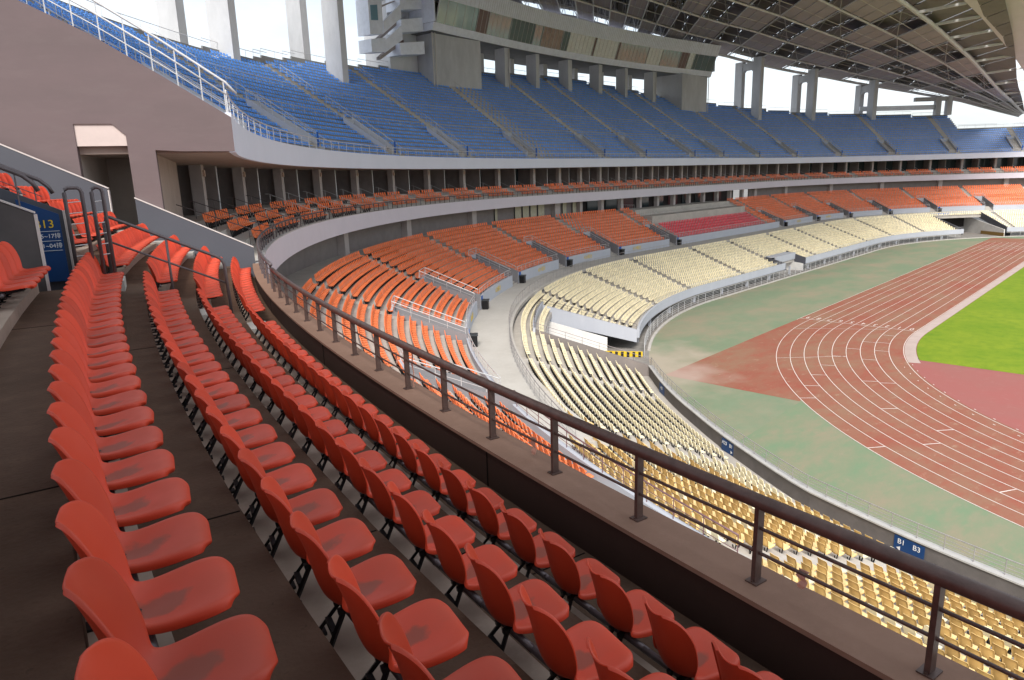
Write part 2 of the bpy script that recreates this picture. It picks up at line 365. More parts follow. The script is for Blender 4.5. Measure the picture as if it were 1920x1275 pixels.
def add_patch(m, cen, rad, col):
    """pale sand trodden over the synthetic surface round one spot"""
    nt = m.node_tree; b = nt.nodes['Principled BSDF']; src = b.inputs['Base Color'].links[0].from_socket
    g = nt.nodes.new('ShaderNodeNewGeometry'); sb = nt.nodes.new('ShaderNodeVectorMath'); sb.operation = 'DISTANCE'; sb.inputs[1].default_value = cen
    nt.links.new(g.outputs['Position'], sb.inputs[0]); n = nt.nodes.new('ShaderNodeTexNoise'); n.inputs['Scale'].default_value = .35; n.inputs['Detail'].default_value = 8
    nt.links.new(g.outputs['Position'], n.inputs['Vector']); a = nt.nodes.new('ShaderNodeMath'); a.operation = 'MULTIPLY_ADD'; a.inputs[1].default_value = rad * 1.6
    nt.links.new(n.outputs['Fac'], a.inputs[0]); nt.links.new(sb.outputs['Value'], a.inputs[2])
    r = nt.nodes.new('ShaderNodeMapRange'); r.inputs['From Min'].default_value = rad * 2.1; r.inputs['From Max'].default_value = rad * 1.1; r.inputs['To Max'].default_value = .85
    nt.links.new(a.outputs['Value'], r.inputs['Value']); mx = nt.nodes.new('ShaderNodeMix'); mx.data_type = 'RGBA'; nt.links.new(r.outputs['Result'], mx.inputs['Factor'])
    nt.links.new(src, mx.inputs['A']); mx.inputs['B'].default_value = (*col, 1); nt.links.new(mx.outputs['Result'], b.inputs['Base Color'])
add_patch(GREEN, (-28, 52, 0), 8, (.42, .36, .29)); add_patch(REDT, (-30, 49, 0), 5, (.44, .33, .28))
oval = []
n = 240; TOT = 2 * HALF
for i in range(n + 1): oval.append(base(TOT * i / n, 0.0)[:2])
oval2 = [(x, -y) for x, y in reversed(oval[1:-1])]
MOATC = mat('moat_floor_concrete', (0.30, 0.28, 0.26), .9, .3, .8)
mo = []
for i in range(n + 1): mo.append(base(TOT * i / n, 30.0)[:2])
sheet('stand_base_slab', mo + [(x, -y) for x, y in reversed(mo[1:-1])], -0.012, MOATC)
sheet('green_apron', oval + oval2, 0.0, GREEN)
XF = 84.39; FA = 36.5; LW = 1.22
def arcpts(r, a0, a1, n=64, cx=0): return [(cx + r * cos(radians(a0 + (a1 - a0) * i / n)), r * sin(radians(a0 + (a1 - a0) * i / n))) for i in range(n + 1)]
Y10 = FA + 10 * LW; RO = FA + 9 * LW
red = [(-30.1, Y10), (-30.1, 37.0)] + [p for p in arcpts(RO, 128.6, 231.4)] + [(-30.1, -37.0), (-30.1, -Y10), (XF + 30.1, -Y10), (XF + 30.1, -37.0)] \
    + [p for p in arcpts(RO, -51.4, 51.4, cx=XF)] + [(XF + 30.1, 37.0), (XF + 30.1, Y10)]
sheet('running_track', red, 0.006, REDT)
dz = [(-12.2, 35.0)] + arcpts(36.3, 108.5, 251.5) + [(-12.2, -35.0)]
sheet('d_zone_surface', dz, 0.011, REDD)
sheet('far_d_zone_surface', [(XF - x, y) for x, y in dz], 0.011, REDD)
# sandy patch where the run-out meets the service tunnel
sa = 44.0
while base(sa, -.2)[1] > 36.9: sa -= .25
pt = [(-30.4, 36.95)] + [base(sa - q * (sa + 60) / 60, -.2)[:2] for q in range(61)]
pt = [p for p in pt if p[0] < -20 or p[1] < 0] + [p for p in arcpts(RO + .05, 232, 129.2, 60)]
sheet('brownish_apron_section', pt, 0.003, two_noise('browned_green_synthetic', [(0.184, 0.248, 0.152), (0.304, 0.244, 0.175), (0.156, 0.258, 0.152), (0.350, 0.258, 0.202)],
      [(0.12, 0.36, 0.66, 0.8), (0.32, 0.46, 0.66, 0.7), (0.9, 0.56, 0.72, 0.35)], 0.9, stretch=((1, 2.4, 1), (0, 0, 1.0)), bump=0.05))
# sunken edge strip of pale concrete inside the first lane
mb = MB()
for cx, a0, a1, sg in ((0, 90, 112, 1), (0, 248, 270, 1), (XF, 68, 90, 1), (XF, -90, -68, 1)):
    o_, i_ = arcpts(36.42, a0, a1, 16, cx), arcpts(35.45, a0, a1, 16, cx)
    for j in range(16): mb.quad((*o_[j], .014), (*o_[j + 1], .014), (*i_[j + 1], .014), (*i_[j], .014))
for y in (1, -1): mb.quad((0, y * 36.42, .014), (XF, y * 36.42, .014), (XF, y * 35.45, .014), (0, y * 35.45, .014))
struct(mb.build('inner_kerb_strip', PINKC))
gr = [p for p in arcpts(35.4, 90, 110.2, 8)] + [(-12.2, -33.2)] + [p for p in arcpts(35.4, 249.8, 270, 8)] + \
     [p for p in arcpts(35.4, -90, -69.8, 8, XF)] + [(XF + 12.2, 33.2)] + [p for p in arcpts(35.4, 69.8, 90, 8, XF)]
sheet('grass_field', gr, 0.02, GRASS)
# painted lines
mb = MB(); ZL = 0.016; LWD = 0.052
def line(a, b, wdt=LWD, z=ZL):
    a = Vector((a[0], a[1])); b = Vector((b[0], b[1])); t = (b - a).normalized(); nn = Vector((-t.y, t.x)) * wdt / 2
    mb.quad((*(a - nn), z), (*(b - nn), z), (*(b + nn), z), (*(a + nn), z))
for k in range(10):
    r = FA + k * LW
    for cx, a0 in ((0, 90), (XF, -90)):
        o_, i_ = arcpts(r + LWD / 2, a0, a0 + 180, 140, cx), arcpts(r - LWD / 2, a0, a0 + 180, 140, cx)
        for j in range(140): mb.quad((*i_[j], ZL), (*o_[j], ZL), (*o_[j + 1], ZL), (*i_[j + 1], ZL))
for k in range(11):
    for sg in (1, -1):
        x0 = 0 if k < 9 else (0 if k == 9 else -1.0)
        for q in range(12): line((x0 + (XF + 20 - x0) * q / 12, sg * (FA + k * LW)), (x0 + (XF + 20 - x0) * (q + 1) / 12, sg * (FA + k * LW)))
for a, lo in ((106.2, 3), (101.2, 2), (100.9, 1), (95.4, 1), (106.25, 1), (111.75, 2), (110.9, 4), (115.7, 5), (120.05, 6), (124.2, 7), (128.2, 8),
              (122.0, 3), (122.6, 2), (131.6, 4), (137.85, 3), (140.6, 5), (149.25, 6), (140.4, 8), (158, 5), (165, 7), (172, 4), (181, 6)):
    line([(FA + lo * LW) * f(radians(a)) for f in (cos, sin)], [(FA + (lo + 1) * LW) * f(radians(a)) for f in (cos, sin)], 0.075, ZL + .004)
line((-5.8, 47.2), (-0.7, 39.1), 0.05, ZL + .004); line((-19.0, 43.5), (-14.7, 38.8), 0.06, ZL + .004)
line((0.0, FA), (0.0, Y10), 0.09, ZL + .004)
for q in range(40):      # dashed and broken zone marks
    a = 113 + q * 1.6; line([37.0 * f(radians(a)) for f in (cos, sin)] if q % 2 else [36.2 * f(radians(a)) for f in (cos, sin)],
                            [(37.0 if q % 2 else 36.2) * f(radians(a + .35)) for f in (cos, sin)], 0.06, ZL + .004)
LINEM = mat('faded_white_line_paint', (0.78, 0.70, 0.66), 0.8, 0.0, col2=(0.62, 0.36, 0.32), nscale=0.9, thr=(0.28, 0.42))
struct(mb.build('lane_markings', LINEM))
digits = []
for k in range(10):
    M = Matrix.Translation((0.95, FA + (k + .5) * LW, ZL + .004)) @ Matrix.Rotation(pi / 2, 4, 'Z') @ Matrix.Scale(1.9, 4, Vector((0, 1, 0)))
    t = text_mesh('%d' % (k if k else 0), 0.8, M, 'lane_number', LINEM, depth=0.0)
    t['kind'] = 'structure'

# kerb round the arena
KERB = mat('pale_kerb', (0.55, 0.52, 0.49), 0.85, 0.2, 1.5)
mb = MB()
for a, b in ((-70, 51.5), (64.5, TOT + 70)): mb.sweep([(-.12, -.01), (-.12, .13), (.16, .13), (.16, -.01)], a, b, 2.5)
struct(mb.build('arena_kerb', KERB))

# ------------------------------------------------------------------ stands
AIS = [22.6, 33.6, 45.0, 56.4, 69.0, 81.0, 92.4, 108.5, 121.5, 139.5, 152.0, 169.6, 181.0, 192.3, 204.0, 215.6, 226.5, 238.0]
YAIS = [22.6, 33.6, 45.3, 67.7, 80.6, 92.2, 108.5, 121.5, 137.5, 150.5, 166.5, 180.0, 191.8, 215.5, 228.0, 239.0]
SMIN, SMAX = 5.0, 246.0
FRONT = [(0, 1.0), (10, 1.15), (20, 1.35), (24, 1.55), (29, 1.7), (33.6, 1.15), (40, .55), (50, 0.0)]
ysh = lambda s: interp(FRONT, s)

def stairs(dstart, dB1, z1, dep, rise, n, dend, under=0.45, k0=1):
    """section through a flight of seating treads; the riser stands 4 cm behind each row of seats"""
    pts = [(dstart, z1 + rise * (k0 - 1))]
    for k in range(k0, n + 1):
        d = dB1 + dep * (k - 1) + 0.04; z = z1 + rise * (k - 1)
        if k < n: pts += [(d, z), (d, z + rise)]
        else: pts += [(dend, z)]
    zt = z1 + rise * (n - 1)
    pts += [(dend, zt - under), (dstart, z1 + rise * (k0 - 1) - under)]
    return pts
def steps(mb, s, width, dB1, z1, dep, rise, k0, n, shift=0):
    """half-height blocks that turn the treads into a walkable aisle"""
    for k in range(k0, n):
        d1 = dB1 + dep * (k - 1) + 0.038 + shift; d0 = d1 - dep * 0.42; z = z1 + rise * (k - 1); h = width / 2 / scale_at(s, d0)
        c = []
        for zz in (z + .002, z + rise / 2):
            for ss, dd in ((s - h, d0), (s + h, d0), (s + h, d1), (s - h, d1)): c.append(P(ss, dd, zz))
        mb.box8(c)

SEATS = {'foreground': [], 'box': [], 'lower': [], 'yellow': [], 'blue': [], 'crimson': []}
def seat_row(kind, s0, s1, d, z, pitch, row, block, shift=None, drop=0.0):
    """fill a run of one row; returns nothing, collects seat transforms"""
    sc = scale_at((s0 + s1) / 2, d); L = abs(s1 - s0) * sc; n = int(L / pitch + 0.15)
    if n < 1: return
    for i in range(n):
        s = s0 + (s1 - s0) * (i + .5) / n if n > 1 else (s0 + s1) / 2
        if drop and random.random() < drop: continue
        dd = d + (shift(s) if shift else 0)
        x, y, nx, ny = base(s, dd)
        SEATS[kind].append((Vector((x, y, z)), atan2(-ny, -nx), row, block, i))

# ---- lower cream tier
YD, YZ, YDEP, YR = 2.4, 1.30, 0.75, 0.2875
ystand = empty('lower_stand', P(100, 1, 0), 'lowest grey concrete terrace carrying the rows of cream seats beside the track', 'grandstand')
ypr = stairs(1.25, YD, YZ, YDEP, YR, 13, 12.1)
mb = MB(); mb.sweep(ypr, 5, 51.2, 1.2, shift=ysh)
mb.sweep([(12.1, 4.75), (12.1, 4.2), (19, 6.8), (19, 7.4), (15.6, 6.1), (15.6, 5.6)], 5, 21.5, 1.5, shift=lambda s: ysh(s) * .5)
mb.sweep(stairs(9.4, YD, YZ, YDEP, YR, 13, 12.1, k0=11), 51.2, 62.7, 1.2)
mb.sweep(ypr, 65.2, 121.3, 1.5, skew=(-.25, 0, 1.25))
mb.sweep(stairs(2.9, YD, YZ, YDEP, YR, 13, 12.1, k0=3), 121.3, 129.6, 1.5)
mb.sweep(ypr, 129.6, 201.8, 1.5)
mb.sweep(stairs(10.5, YD, YZ, YDEP, YR, 13, 12.1, k0=12), 201.8, 212.9, 1.5)
mb.sweep(ypr, 212.9, SMAX, 1.5)
adopt(ystand, mb.build('seating_treads', CONC))
mb = MB()      # rows behind the near end of the walkway
mb.sweep(stairs(12.1, YD, YZ, YDEP, YR, 15, 14.3, k0=14), 21.5, 31.5, 1.2, shift=ysh)
mb.sweep(stairs(12.1, YD, YZ, YDEP, YR, 20, 17.8, k0=14), 5, 21.5, 1.2, shift=ysh)
adopt(ystand, mb.build('rear_treads', CONC))
mb = MB()      # front walls
mb.sweep([(1.0, .0), (1.25, .0), (1.25, 2.13), (1.0, 2.13)], 5, 51.2, 1.2, shift=ysh)
adopt(ystand, mb.build('front_wall', mat('dusky_front_wall', (0.15, 0.135, 0.13), .8, .2, 1.5)))
mb = MB()
mb.sweep([(0.93, 2.13), (1.32, 2.13), (1.32, 2.20), (0.93, 2.20)], 5, 51.2, 1.2, shift=ysh)
adopt(ystand, mb.build('wall_coping', mat('light_coping', (0.50, 0.49, 0.48), .8, .15, 2)))
mb = MB()
for a, b in ((65.2, 121.3), (129.6, 201.8), (212.9, SMAX)): mb.sweep([(1.0, 1.12), (1.25, 1.12), (1.25, 2.15), (1.0, 2.15)], a, b, 1.5)
adopt(ystand, mb.build('front_fascia', PAINT))
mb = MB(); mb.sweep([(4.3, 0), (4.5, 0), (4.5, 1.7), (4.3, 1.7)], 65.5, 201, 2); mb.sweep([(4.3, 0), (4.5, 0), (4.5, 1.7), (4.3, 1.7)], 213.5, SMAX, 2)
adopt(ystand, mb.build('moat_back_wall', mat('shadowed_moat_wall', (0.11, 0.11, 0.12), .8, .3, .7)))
for s, wd in ((70, 2.5), (74.3, 2.5), (80.2, 4.6), (88.5, 3.0), (97, 2.2), (150, 3)): 
    mb = MB(); mb.sweep([(4.2, .05), (4.28, .05), (4.28, 1.55), (4.2, 1.55)], s, s + wd, 1.5); adopt(ystand, mb.build('moat_door_panel', mat('white_door_panels', (.62, .62, .6), .5, .1, 2)))
for s in range(68, 200, 8):
    mb = MB(); c = [P(s + a, d, z) for z in (0, 1.3) for a, d in ((-.12, 1.3), (.12, 1.3), (.12, 1.6), (-.12, 1.6))]; mb.box8(c)
    adopt(ystand, mb.build('support_pier', PAINT))
# service tunnel that cuts through the corner of the cream tier
def slanted_wall(mb, s0, d0, s1, d1, z0a, z0b, z1a, z1b, th=.25):
    """wall from plan point (s0, d0) to (s1, d1); bottom z0a..z1a, top z0b..z1b"""
    a = P(s0, d0, 0); b = P(s1, d1, 0); t = (b - a).normalized(); q = Vector((-t.y, t.x, 0)) * th / 2
    c = []
    for zi in (0, 1):
        za, zb = ((z0a, z1a), (z0b, z1b))[zi]
        for p, z, sg in ((a, za, -1), (b, zb, -1), (b, zb, 1), (a, za, 1)): c.append(Vector((p.x, p.y, z)) + q * sg)
    mb.box8(c)
tun = empty('service_tunnel', P(58, 6, 0), 'open white walled tunnel cutting through the cream seats at the near corner', 'tunnel')
mb = MB(); slanted_wall(mb, 62.6, 10.6, 64.5, 1.25, 3.4, 5.0, .85, 2.13, .3); adopt(tun, mb.build('sloping_beam', PAINT))
mb = MB(); slanted_wall(mb, 62.4, 10.6, 62.6, 4.0, 0, 3.6, 0, 1.7, .2); slanted_wall(mb, 52.9, 10.7, 62.8, 10.7, 0, 4.45, 0, 4.45, .2); adopt(tun, mb.build('white_wall', WHITEW))
mb = MB(); slanted_wall(mb, 53.2, 10.5, 51.25, 1.1, 0, 5.0, 0, 2.15, .25); adopt(tun, mb.build('near_side_wall', mat('taupe_wall', (.25, .22, .21), .85, .15, 1)))
mb = MB(); slanted_wall(mb, 55.0, 10.58, 58.4, 10.58, 0, 2.3, 0, 2.3, .06); adopt(tun, mb.build('tunnel_door_opening', DARK))
mb = MB(); mb.sweep([(1.3, .004), (10.6, .004)], 51.5, 62.5, 2, close=False); adopt(tun, mb.build('tunnel_floor', mat('tunnel_paving', (.36, .34, .32), .9, .2, .6)))
mb = MB(); mb.sweep([(10.25, 4.42), (10.45, 4.42), (10.45, 5.2), (10.25, 5.2)], 52.6, 62.9, 1.2); adopt(tun, mb.build('head_parapet', PAINT))
bar = empty('striped_barrier', P(61.9, 3, 0), 'low yellow and black striped barrier at the foot of the white tunnel wall', 'barrier')
mb = MB(); slanted_wall(mb, 62.0, 4.6, 61.9, .6, .02, .55, .02, .55, .08); adopt(bar, mb.build('barrier_board', YELLOW))
mb = MB()
for k in range(7): slanted_wall(mb, 61.83, 4.3 - k * .55, 61.83, 4.05 - k * .55, .05, .52, .05, .52, .08)
adopt(bar, mb.build('black_stripes', BLACK))
# second tunnel, far right
tn2 = empty('far_service_tunnel', P(207, 6, 0), 'far white walled vehicle tunnel under the blue sign at the end of the straight', 'tunnel')
mb = MB(); slanted_wall(mb, 213.0, 11, 213.0, 1.2, 3.8, 5.3, .8, 2.2, .3); slanted_wall(mb, 201.6, 11, 201.6, 1.2, 3.4, 5.0, .8, 2.2, .3); adopt(tn2, mb.build('sloping_beam', PAINTD))
mb = MB(); slanted_wall(mb, 212.6, 16, 212.6, 1.4, 0, 4.2, 0, 1.6, .2); adopt(tn2, mb.build('white_wall', WHITEW))
mb = MB(); slanted_wall(mb, 212.4, 9, 212.4, 1.2, .02, .8, .02, .8, .1); adopt(tn2, mb.build('striped_kerb_board', mat('ochre_board', (.28, .17, .05), .7)))
mb = MB(); mb.sweep([(10.9, 4.0), (11.2, 4.0), (11.2, 5.35), (10.9, 5.35)], 201.6, 213, 2); adopt(tn2, mb.build('head_beam', PAINT))
mb = MB(); mb.sweep([(15.8, 0), (16, 0), (16, 4), (15.8, 4)], 201.6, 213, 2); mb.sweep([(11.2, 3.98), (16, 3.98), (16, 4.02), (11.2, 4.02)], 201.6, 213, 2); adopt(tn2, mb.build('tunnel_back', DARK))
# notch with a raised canopy in the front of the cream tier
nt_ = empty('players_entrance', P(125.5, 2, 0), 'small recessed entrance with a grey canopy halfway along the cream seats', 'entrance')
mb = MB(); mb.sweep([(2.75, 1.9), (2.95, 1.9), (2.95, 3.0), (2.75, 3.0)], 121.3, 129.6, 2); mb.sweep([(2.95, 2.85), (4.6, 2.85), (4.6, 3.0), (2.95, 3.0)], 121.3, 129.6, 2); adopt(nt_, mb.build('canopy_fascia', PAINT))
mb = MB(); slanted_wall(mb, 129.6, 4.4, 129.6, 1.0, .9, 3.2, .9, 2.2, .25); slanted_wall(mb, 121.3, 4.4, 121.3, 1.0, .9, 3.0, .9, 2.1, .2); adopt(nt_, mb.build('side_cheek', PAINTD))
mb = MB(); slanted_wall(mb, 129.2, 4.3, 129.2, 1.2, 0, 1.6, 0, 1.2, .2); mb.sweep([(4.0, 0), (4.1, 0), (4.1, 1.9), (4.0, 1.9)], 121.5, 129.4, 2); adopt(nt_, mb.build('white_wall', WHITEW))
# aisles of the cream tier
for i, s in enumerate(YAIS):
    mb = MB(); steps(mb, s, 1.0, YD, YZ, YDEP, YR, 1, 13, shift=ysh(s)); adopt(ystand, mb.build('aisle_steps', CONC))
# seats of the cream tier
def row_runs(s0, s1, aisles, gap, d):
    cuts = sorted(a for a in aisles if s0 - .1 < a < s1 + .1); runs = []; cur = s0
    for a in cuts:
        h = gap / 2 / scale_at(a, d)
        if a - h - cur > .35: runs.append((cur, a - h))
        cur = a + h
    if s1 - cur > .35: runs.append((cur, s1))
    return runs
for k in range(1, 21):
    d = YD + YDEP * (k - 1); z = YZ + YR * (k - 1)
    zones = []
    if k <= 13:
        t = (d - 1.2) / 9.6
        zones.append((8, min(51.0 + 1.8 * min(t, 1), 53) if k <= 10 else 62.5))
        zones.append((65.5 - 2.7 * min(t, 1) if k <= 10 else 62.5, 121.1 if k <= 2 else 125.5)); zones.append((129.9 if k <= 2 else 125.5, 201.4 if k <= 11 else 207))
        zones.append((213.3 if k <= 11 else 207, 240))
    elif k <= 15: zones.append((8, 31.2))
    else: zones.append((8, 21.2))
    for a, b in zones:
        for r0, r1 in row_runs(a, b, YAIS, 1.15, d):
            bl = sum(1 for q in YAIS if q < (r0 + r1) / 2)
            seat_row('yellow', r0, r1, d, z, 0.50, k, bl, shift=ysh, drop=.0)

# ---- concourse between the cream and orange tiers
cc = MB(); cc.sweep([(12.1, 5.33), (15.75, 5.33), (15.75, 5.0), (12.1, 5.0)], 31.5, SMAX, 1.5, shift=None)
cc.sweep([(14.6, 5.33), (15.75, 5.33), (15.75, 5.0), (14.6, 5.0)], 21.5, 31.5, 1.5)
walk = tag(cc.build('walkway', two_noise('walkway_concrete', [(0.528, 0.504, 0.468), (0.432, 0.408, 0.372), (0.600, 0.576, 0.540)], [(0.4, 0.4, 0.7, .7), (3, .5, .75, .5)], .85)), None, None, kind='structure')

# ---- orange lower tier
OD, OZ, ODEP, OR_ = 16.4, 6.10, 0.75, 0.375
PLAT0, PLAT1 = 112.5, 148.0
ostand = empty('middle_stand', P(100, 15.7, 5.3), 'middle grey concrete terrace carrying the rows of orange seats below the balcony', 'grandstand')
VOM = [34.9, 46.5, 57.9, 70.5, 82.4, 93.8, 110.1, 153.8, 171.1, 182.5, 193.8, 205.5, 217.1, 228, 239.5]
mb = MB(); gaps = [(v - 1.1 / scale_at(v, 18), v + 1.1 / scale_at(v, 18)) for v in VOM]
opr = stairs(15.7, OD, OZ, ODEP, OR_, 13, 29.0); opr_u = stairs(20.6, OD, OZ, ODEP, OR_, 13, 29.0, k0=7)
cur = 25.0
for a, b in gaps:
    mb.sweep(opr, cur, a, 1.5); mb.sweep(opr_u, a, b, 1.5); cur = b
mb.sweep(opr, cur, SMAX, 1.5)
adopt(ostand, mb.build('seating_treads', CONC))
mb = MB(); cur = 21.0
for a, b in gaps + [(SMAX, SMAX)]:
    mb.sweep([(15.48, 5.0), (15.71, 5.0), (15.71, 6.55), (15.48, 6.55)], cur, a, 1.5); cur = b
adopt(ostand, mb.build('front_wall', PAINT))
for i, (v, (a, b)) in enumerate(zip(VOM, gaps)):
    e = empty('stair_pit', P(v, 16, 5.3), 'dark walled stair pit in the orange seats, %s from the near end' % ordinal(i + 1), 'stairwell', 'stair pits in the orange tier')
    mb = MB()
    for s in (a, b): slanted_wall(mb, s, 15.5, s, 20.7, 5.0, 6.75, 5.3, 8.75, .16)
    adopt(e, mb.build('side_walls', PITW))
    mb = MB(); slanted_wall(mb, a, 20.65, b, 20.65, 5.0, 8.75, 5.0, 8.75, .14); adopt(e, mb.build('head_wall', PAINT))
    mb = MB()
    for q in range(5): mb.sweep([(15.6 + q * .35, 5.0), (16.0 + q * .35, 5.0), (16.0 + q * .35, 5.45 + q * .17), (15.6 + q * .35, 5.45 + q * .17)], a, b, 1)
    mb.sweep([(17.3, 5.0), (20.6, 5.0), (20.6, 6.3), (17.3, 6.2)], a, b, 1)
    adopt(e, mb.build('steps', CONC))
    mb = MB(); h = .5
    for s in (a, b):
        mb.tube([P(s, 15.7, 7.25), P(s, 20.6, 9.35), P(s, 20.6, 8.7)] if s == a else [P(s, 15.7, 7.25), P(s, 20.6, 9.35), P(s, 20.6, 8.7)], .03, 6)
        mb.tube([P(s, 15.8, 7.0), P(s, 20.6, 9.05)], .015, 5)
        for q in range(5): mb.tube([P(s, 15.75 + q * 1.2, 6.7 + q * .49), P(s, 15.75 + q * 1.2, 7.25 + q * .51)], .018, 5)
    mb.tube([P(a, 20.6, 9.35), P(b, 20.6, 9.35)], .03, 6); mb.tube([P(a, 20.6, 9.05), P(b, 20.6, 9.05)], .015, 5)
    adopt(e, mb.build('guard_rail', STEELW))
for s in AIS:
    if s < 30 or PLAT0 < s < PLAT1: continue
    mb = MB(); steps(mb, s, 1.0, OD, OZ, ODEP, OR_, 7, 13); adopt(ostand, mb.build('aisle_steps', CONC))
plat = empty('camera_platform', P(130, 21, 9), 'empty stepped concrete platform behind the crimson seats', 'platform')
mb = MB(); mb.sweep([(21.0, 8.0), (24.5, 8.0), (24.5, 9.9), (21.0, 9.9)], PLAT0, PLAT1, 2); mb.sweep([(24.5, 8.0), (28.8, 8.0), (28.8, 10.9), (24.5, 10.9)], PLAT0, PLAT1, 2)
adopt(plat, mb.build('platform_block', CONC))
mb = MB()
for dd, zz in ((21.1, 9.9), (24.6, 10.9)):
    mb.tube([P(PLAT0, dd + .1, zz + .9), P(PLAT0, dd + 3.2, zz + .9)], .025, 6)
    for q in range(8): mb.tube([P(PLAT0, dd + .1 + q * .44, zz), P(PLAT0, dd + .1 + q * .44, zz + .9)], .015, 5)
adopt(plat, mb.build('guard_rail', STEELW))
for k in range(1, 14):
    d = OD + ODEP * (k - 1); z = OZ + OR_ * (k - 1)
    cutl = AIS + [PLAT0, PLAT1]
    for r0, r1 in row_runs(27.0, 240, [a for a in cutl if not PLAT0 < a < PLAT1 and (k > 6 or a in (PLAT0, PLAT1))], 1.1, d):
        mid = (r0 + r1) / 2; crim = PLAT0 - .2 < r0 and r1 < PLAT1 + .2
        if crim and k > 6: continue
        subs = []
        if k <= 6 and not crim:
            q = r0
            for a, b in gaps:
                if b < q or a > r1: continue
                if a - .15 - q > .4: subs.append((q, a - .15))
                q = b + .15
            if r1 - q > .4: subs.append((q, r1))
        else: subs = [(r0, r1)]
        for q0, q1 in subs:
            seat_row('crimson' if crim else 'lower', q0, q1, d, z, 0.50 if not crim else .56, k, sum(1 for q in AIS if q < mid), drop=.0)

# ---- wall and columns behind the orange tier
back = empty('concourse_wall', P(100, 28.5, 10), 'shaded taupe wall under the balcony behind the top orange row', 'wall')
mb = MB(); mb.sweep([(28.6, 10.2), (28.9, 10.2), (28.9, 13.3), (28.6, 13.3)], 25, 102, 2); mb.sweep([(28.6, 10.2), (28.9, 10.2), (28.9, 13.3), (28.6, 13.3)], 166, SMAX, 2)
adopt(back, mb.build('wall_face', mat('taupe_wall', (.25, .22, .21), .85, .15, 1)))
mb = MB(); mb.sweep([(32.5, 10.0), (32.8, 10.0), (32.8, 13.3), (32.5, 13.3)], 102, 166, 2); mb.sweep([(28.9, 10.5), (33, 10.5), (33, 10.4), (28.9, 10.4)], 102, 166, 2)
adopt(back, mb.build('recess_back', mat('dark_recess', (.05, .04, .04), .7)))
FW = mat('pale_blinds_behind_glass', (.50, .47, .34), .4, .2, 3)
REDW = mat('red_lit_glazing', (.12, .025, .03), .3)
for i, s in enumerate([85.2, 88.6, 89.9, 91.2, 92.5, 97.3, 99.9]):
    o = MB(); o.sweep([(28.5, 11.0), (28.58, 11.0), (28.58, 12.9), (28.5, 12.9)], s, s + (1.1 if i else .5), 1); o = o.build('window_pane', FW)
    adopt(back, o)
    m2 = MB(); m2.bar(P(s, 28.47, 11.0), P(s, 28.47, 12.95), .1, .1); adopt(back, m2.build('mullion', BLACK))
for i, s in enumerate([103.4, 109, 114.5, 120, 125.5, 131, 136.5, 142, 147.5, 156]):
    o = MB(); o.sweep([(32.3, 10.6), (32.4, 10.6), (32.4, 12.9), (32.3, 12.9)], s, s + 3.6, 2); adopt(back, o.build('window_pane', GLASS if i % 3 else REDW))
for i, s in enumerate([58.9, 69.9, 81.2, 95.5, 101.6, 107.6, 113.5, 119.5, 125.5, 131.5, 137.5, 143.5, 149.5, 155.5, 161.5, 168, 178, 190, 201.5, 213, 224.5]):
    mb = MB(); h = .55 if s < 98 or s > 166 else .35; h /= scale_at(s, 28)
    mb.box8([P(s + a, d, z) for z in (10.2, 13.3) for a, d in ((-h, 27.9), (h, 27.9), (h, 28.65), (-h, 28.65))])
    tag(mb.build('concourse_column', mat('column_paint', (.50, .45, .435), .8, .15, 1)), 'square column under the balcony, %s from the near end' % ordinal(i + 1), 'column', 'columns behind the orange tier')

# ------------------------------------------------------------------ balcony (club) tier
club = empty('balcony_stand', P(40, 26.2, 13), 'pale curved balcony ring with orange seats that runs on from the nearest rows', 'grandstand')
fas = two_noise('balcony_fascia_paint', [(0.645, 0.614, 0.683), (0.561, 0.538, 0.604), (0.701, 0.677, 0.747)], [(0.3, 0.4, 0.75, 0.5), (1.6, 0.5, 0.8, 0.4)], 0.7, bump=.02)
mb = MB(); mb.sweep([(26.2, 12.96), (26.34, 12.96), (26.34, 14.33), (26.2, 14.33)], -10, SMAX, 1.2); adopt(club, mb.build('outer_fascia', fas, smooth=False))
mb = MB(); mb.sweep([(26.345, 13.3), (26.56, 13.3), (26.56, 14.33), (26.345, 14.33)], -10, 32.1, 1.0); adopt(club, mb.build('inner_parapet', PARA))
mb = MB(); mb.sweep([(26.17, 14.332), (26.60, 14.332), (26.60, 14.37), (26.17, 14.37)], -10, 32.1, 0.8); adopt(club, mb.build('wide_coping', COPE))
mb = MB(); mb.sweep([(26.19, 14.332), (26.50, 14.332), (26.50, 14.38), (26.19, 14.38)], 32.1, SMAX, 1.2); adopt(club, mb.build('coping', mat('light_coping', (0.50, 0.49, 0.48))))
mb = MB()
for s in [8 + 4.6 * i for i in range(6)]: mb.box8([P(s + a, d, z) for z in (13.5, 14.33) for a, d in ((-.006, 26.5), (.006, 26.5), (.006, 26.566), (-.006, 26.566))])
adopt(club, mb.build('parapet_joint', mat('joint_gap', (.012, .01, .009), .95, spec=.05)))
KD, KZ, KDEP, KR = 27.58, 13.89, 0.905, 0.435
ksh = lambda s: interp([(16, 0), (24, -.12), (32, -.42)], s)
mb = MB()
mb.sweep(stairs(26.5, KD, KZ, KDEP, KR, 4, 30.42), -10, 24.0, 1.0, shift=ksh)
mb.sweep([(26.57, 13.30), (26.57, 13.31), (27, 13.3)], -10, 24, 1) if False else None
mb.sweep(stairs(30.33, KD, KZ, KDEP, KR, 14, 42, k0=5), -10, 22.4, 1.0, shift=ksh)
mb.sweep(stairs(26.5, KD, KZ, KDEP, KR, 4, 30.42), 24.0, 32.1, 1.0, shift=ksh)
mb.sweep(stairs(30.33, KD, KZ, KDEP, KR, 12, 40, k0=5), 24.0, 32.1, 1.0, shift=ksh)
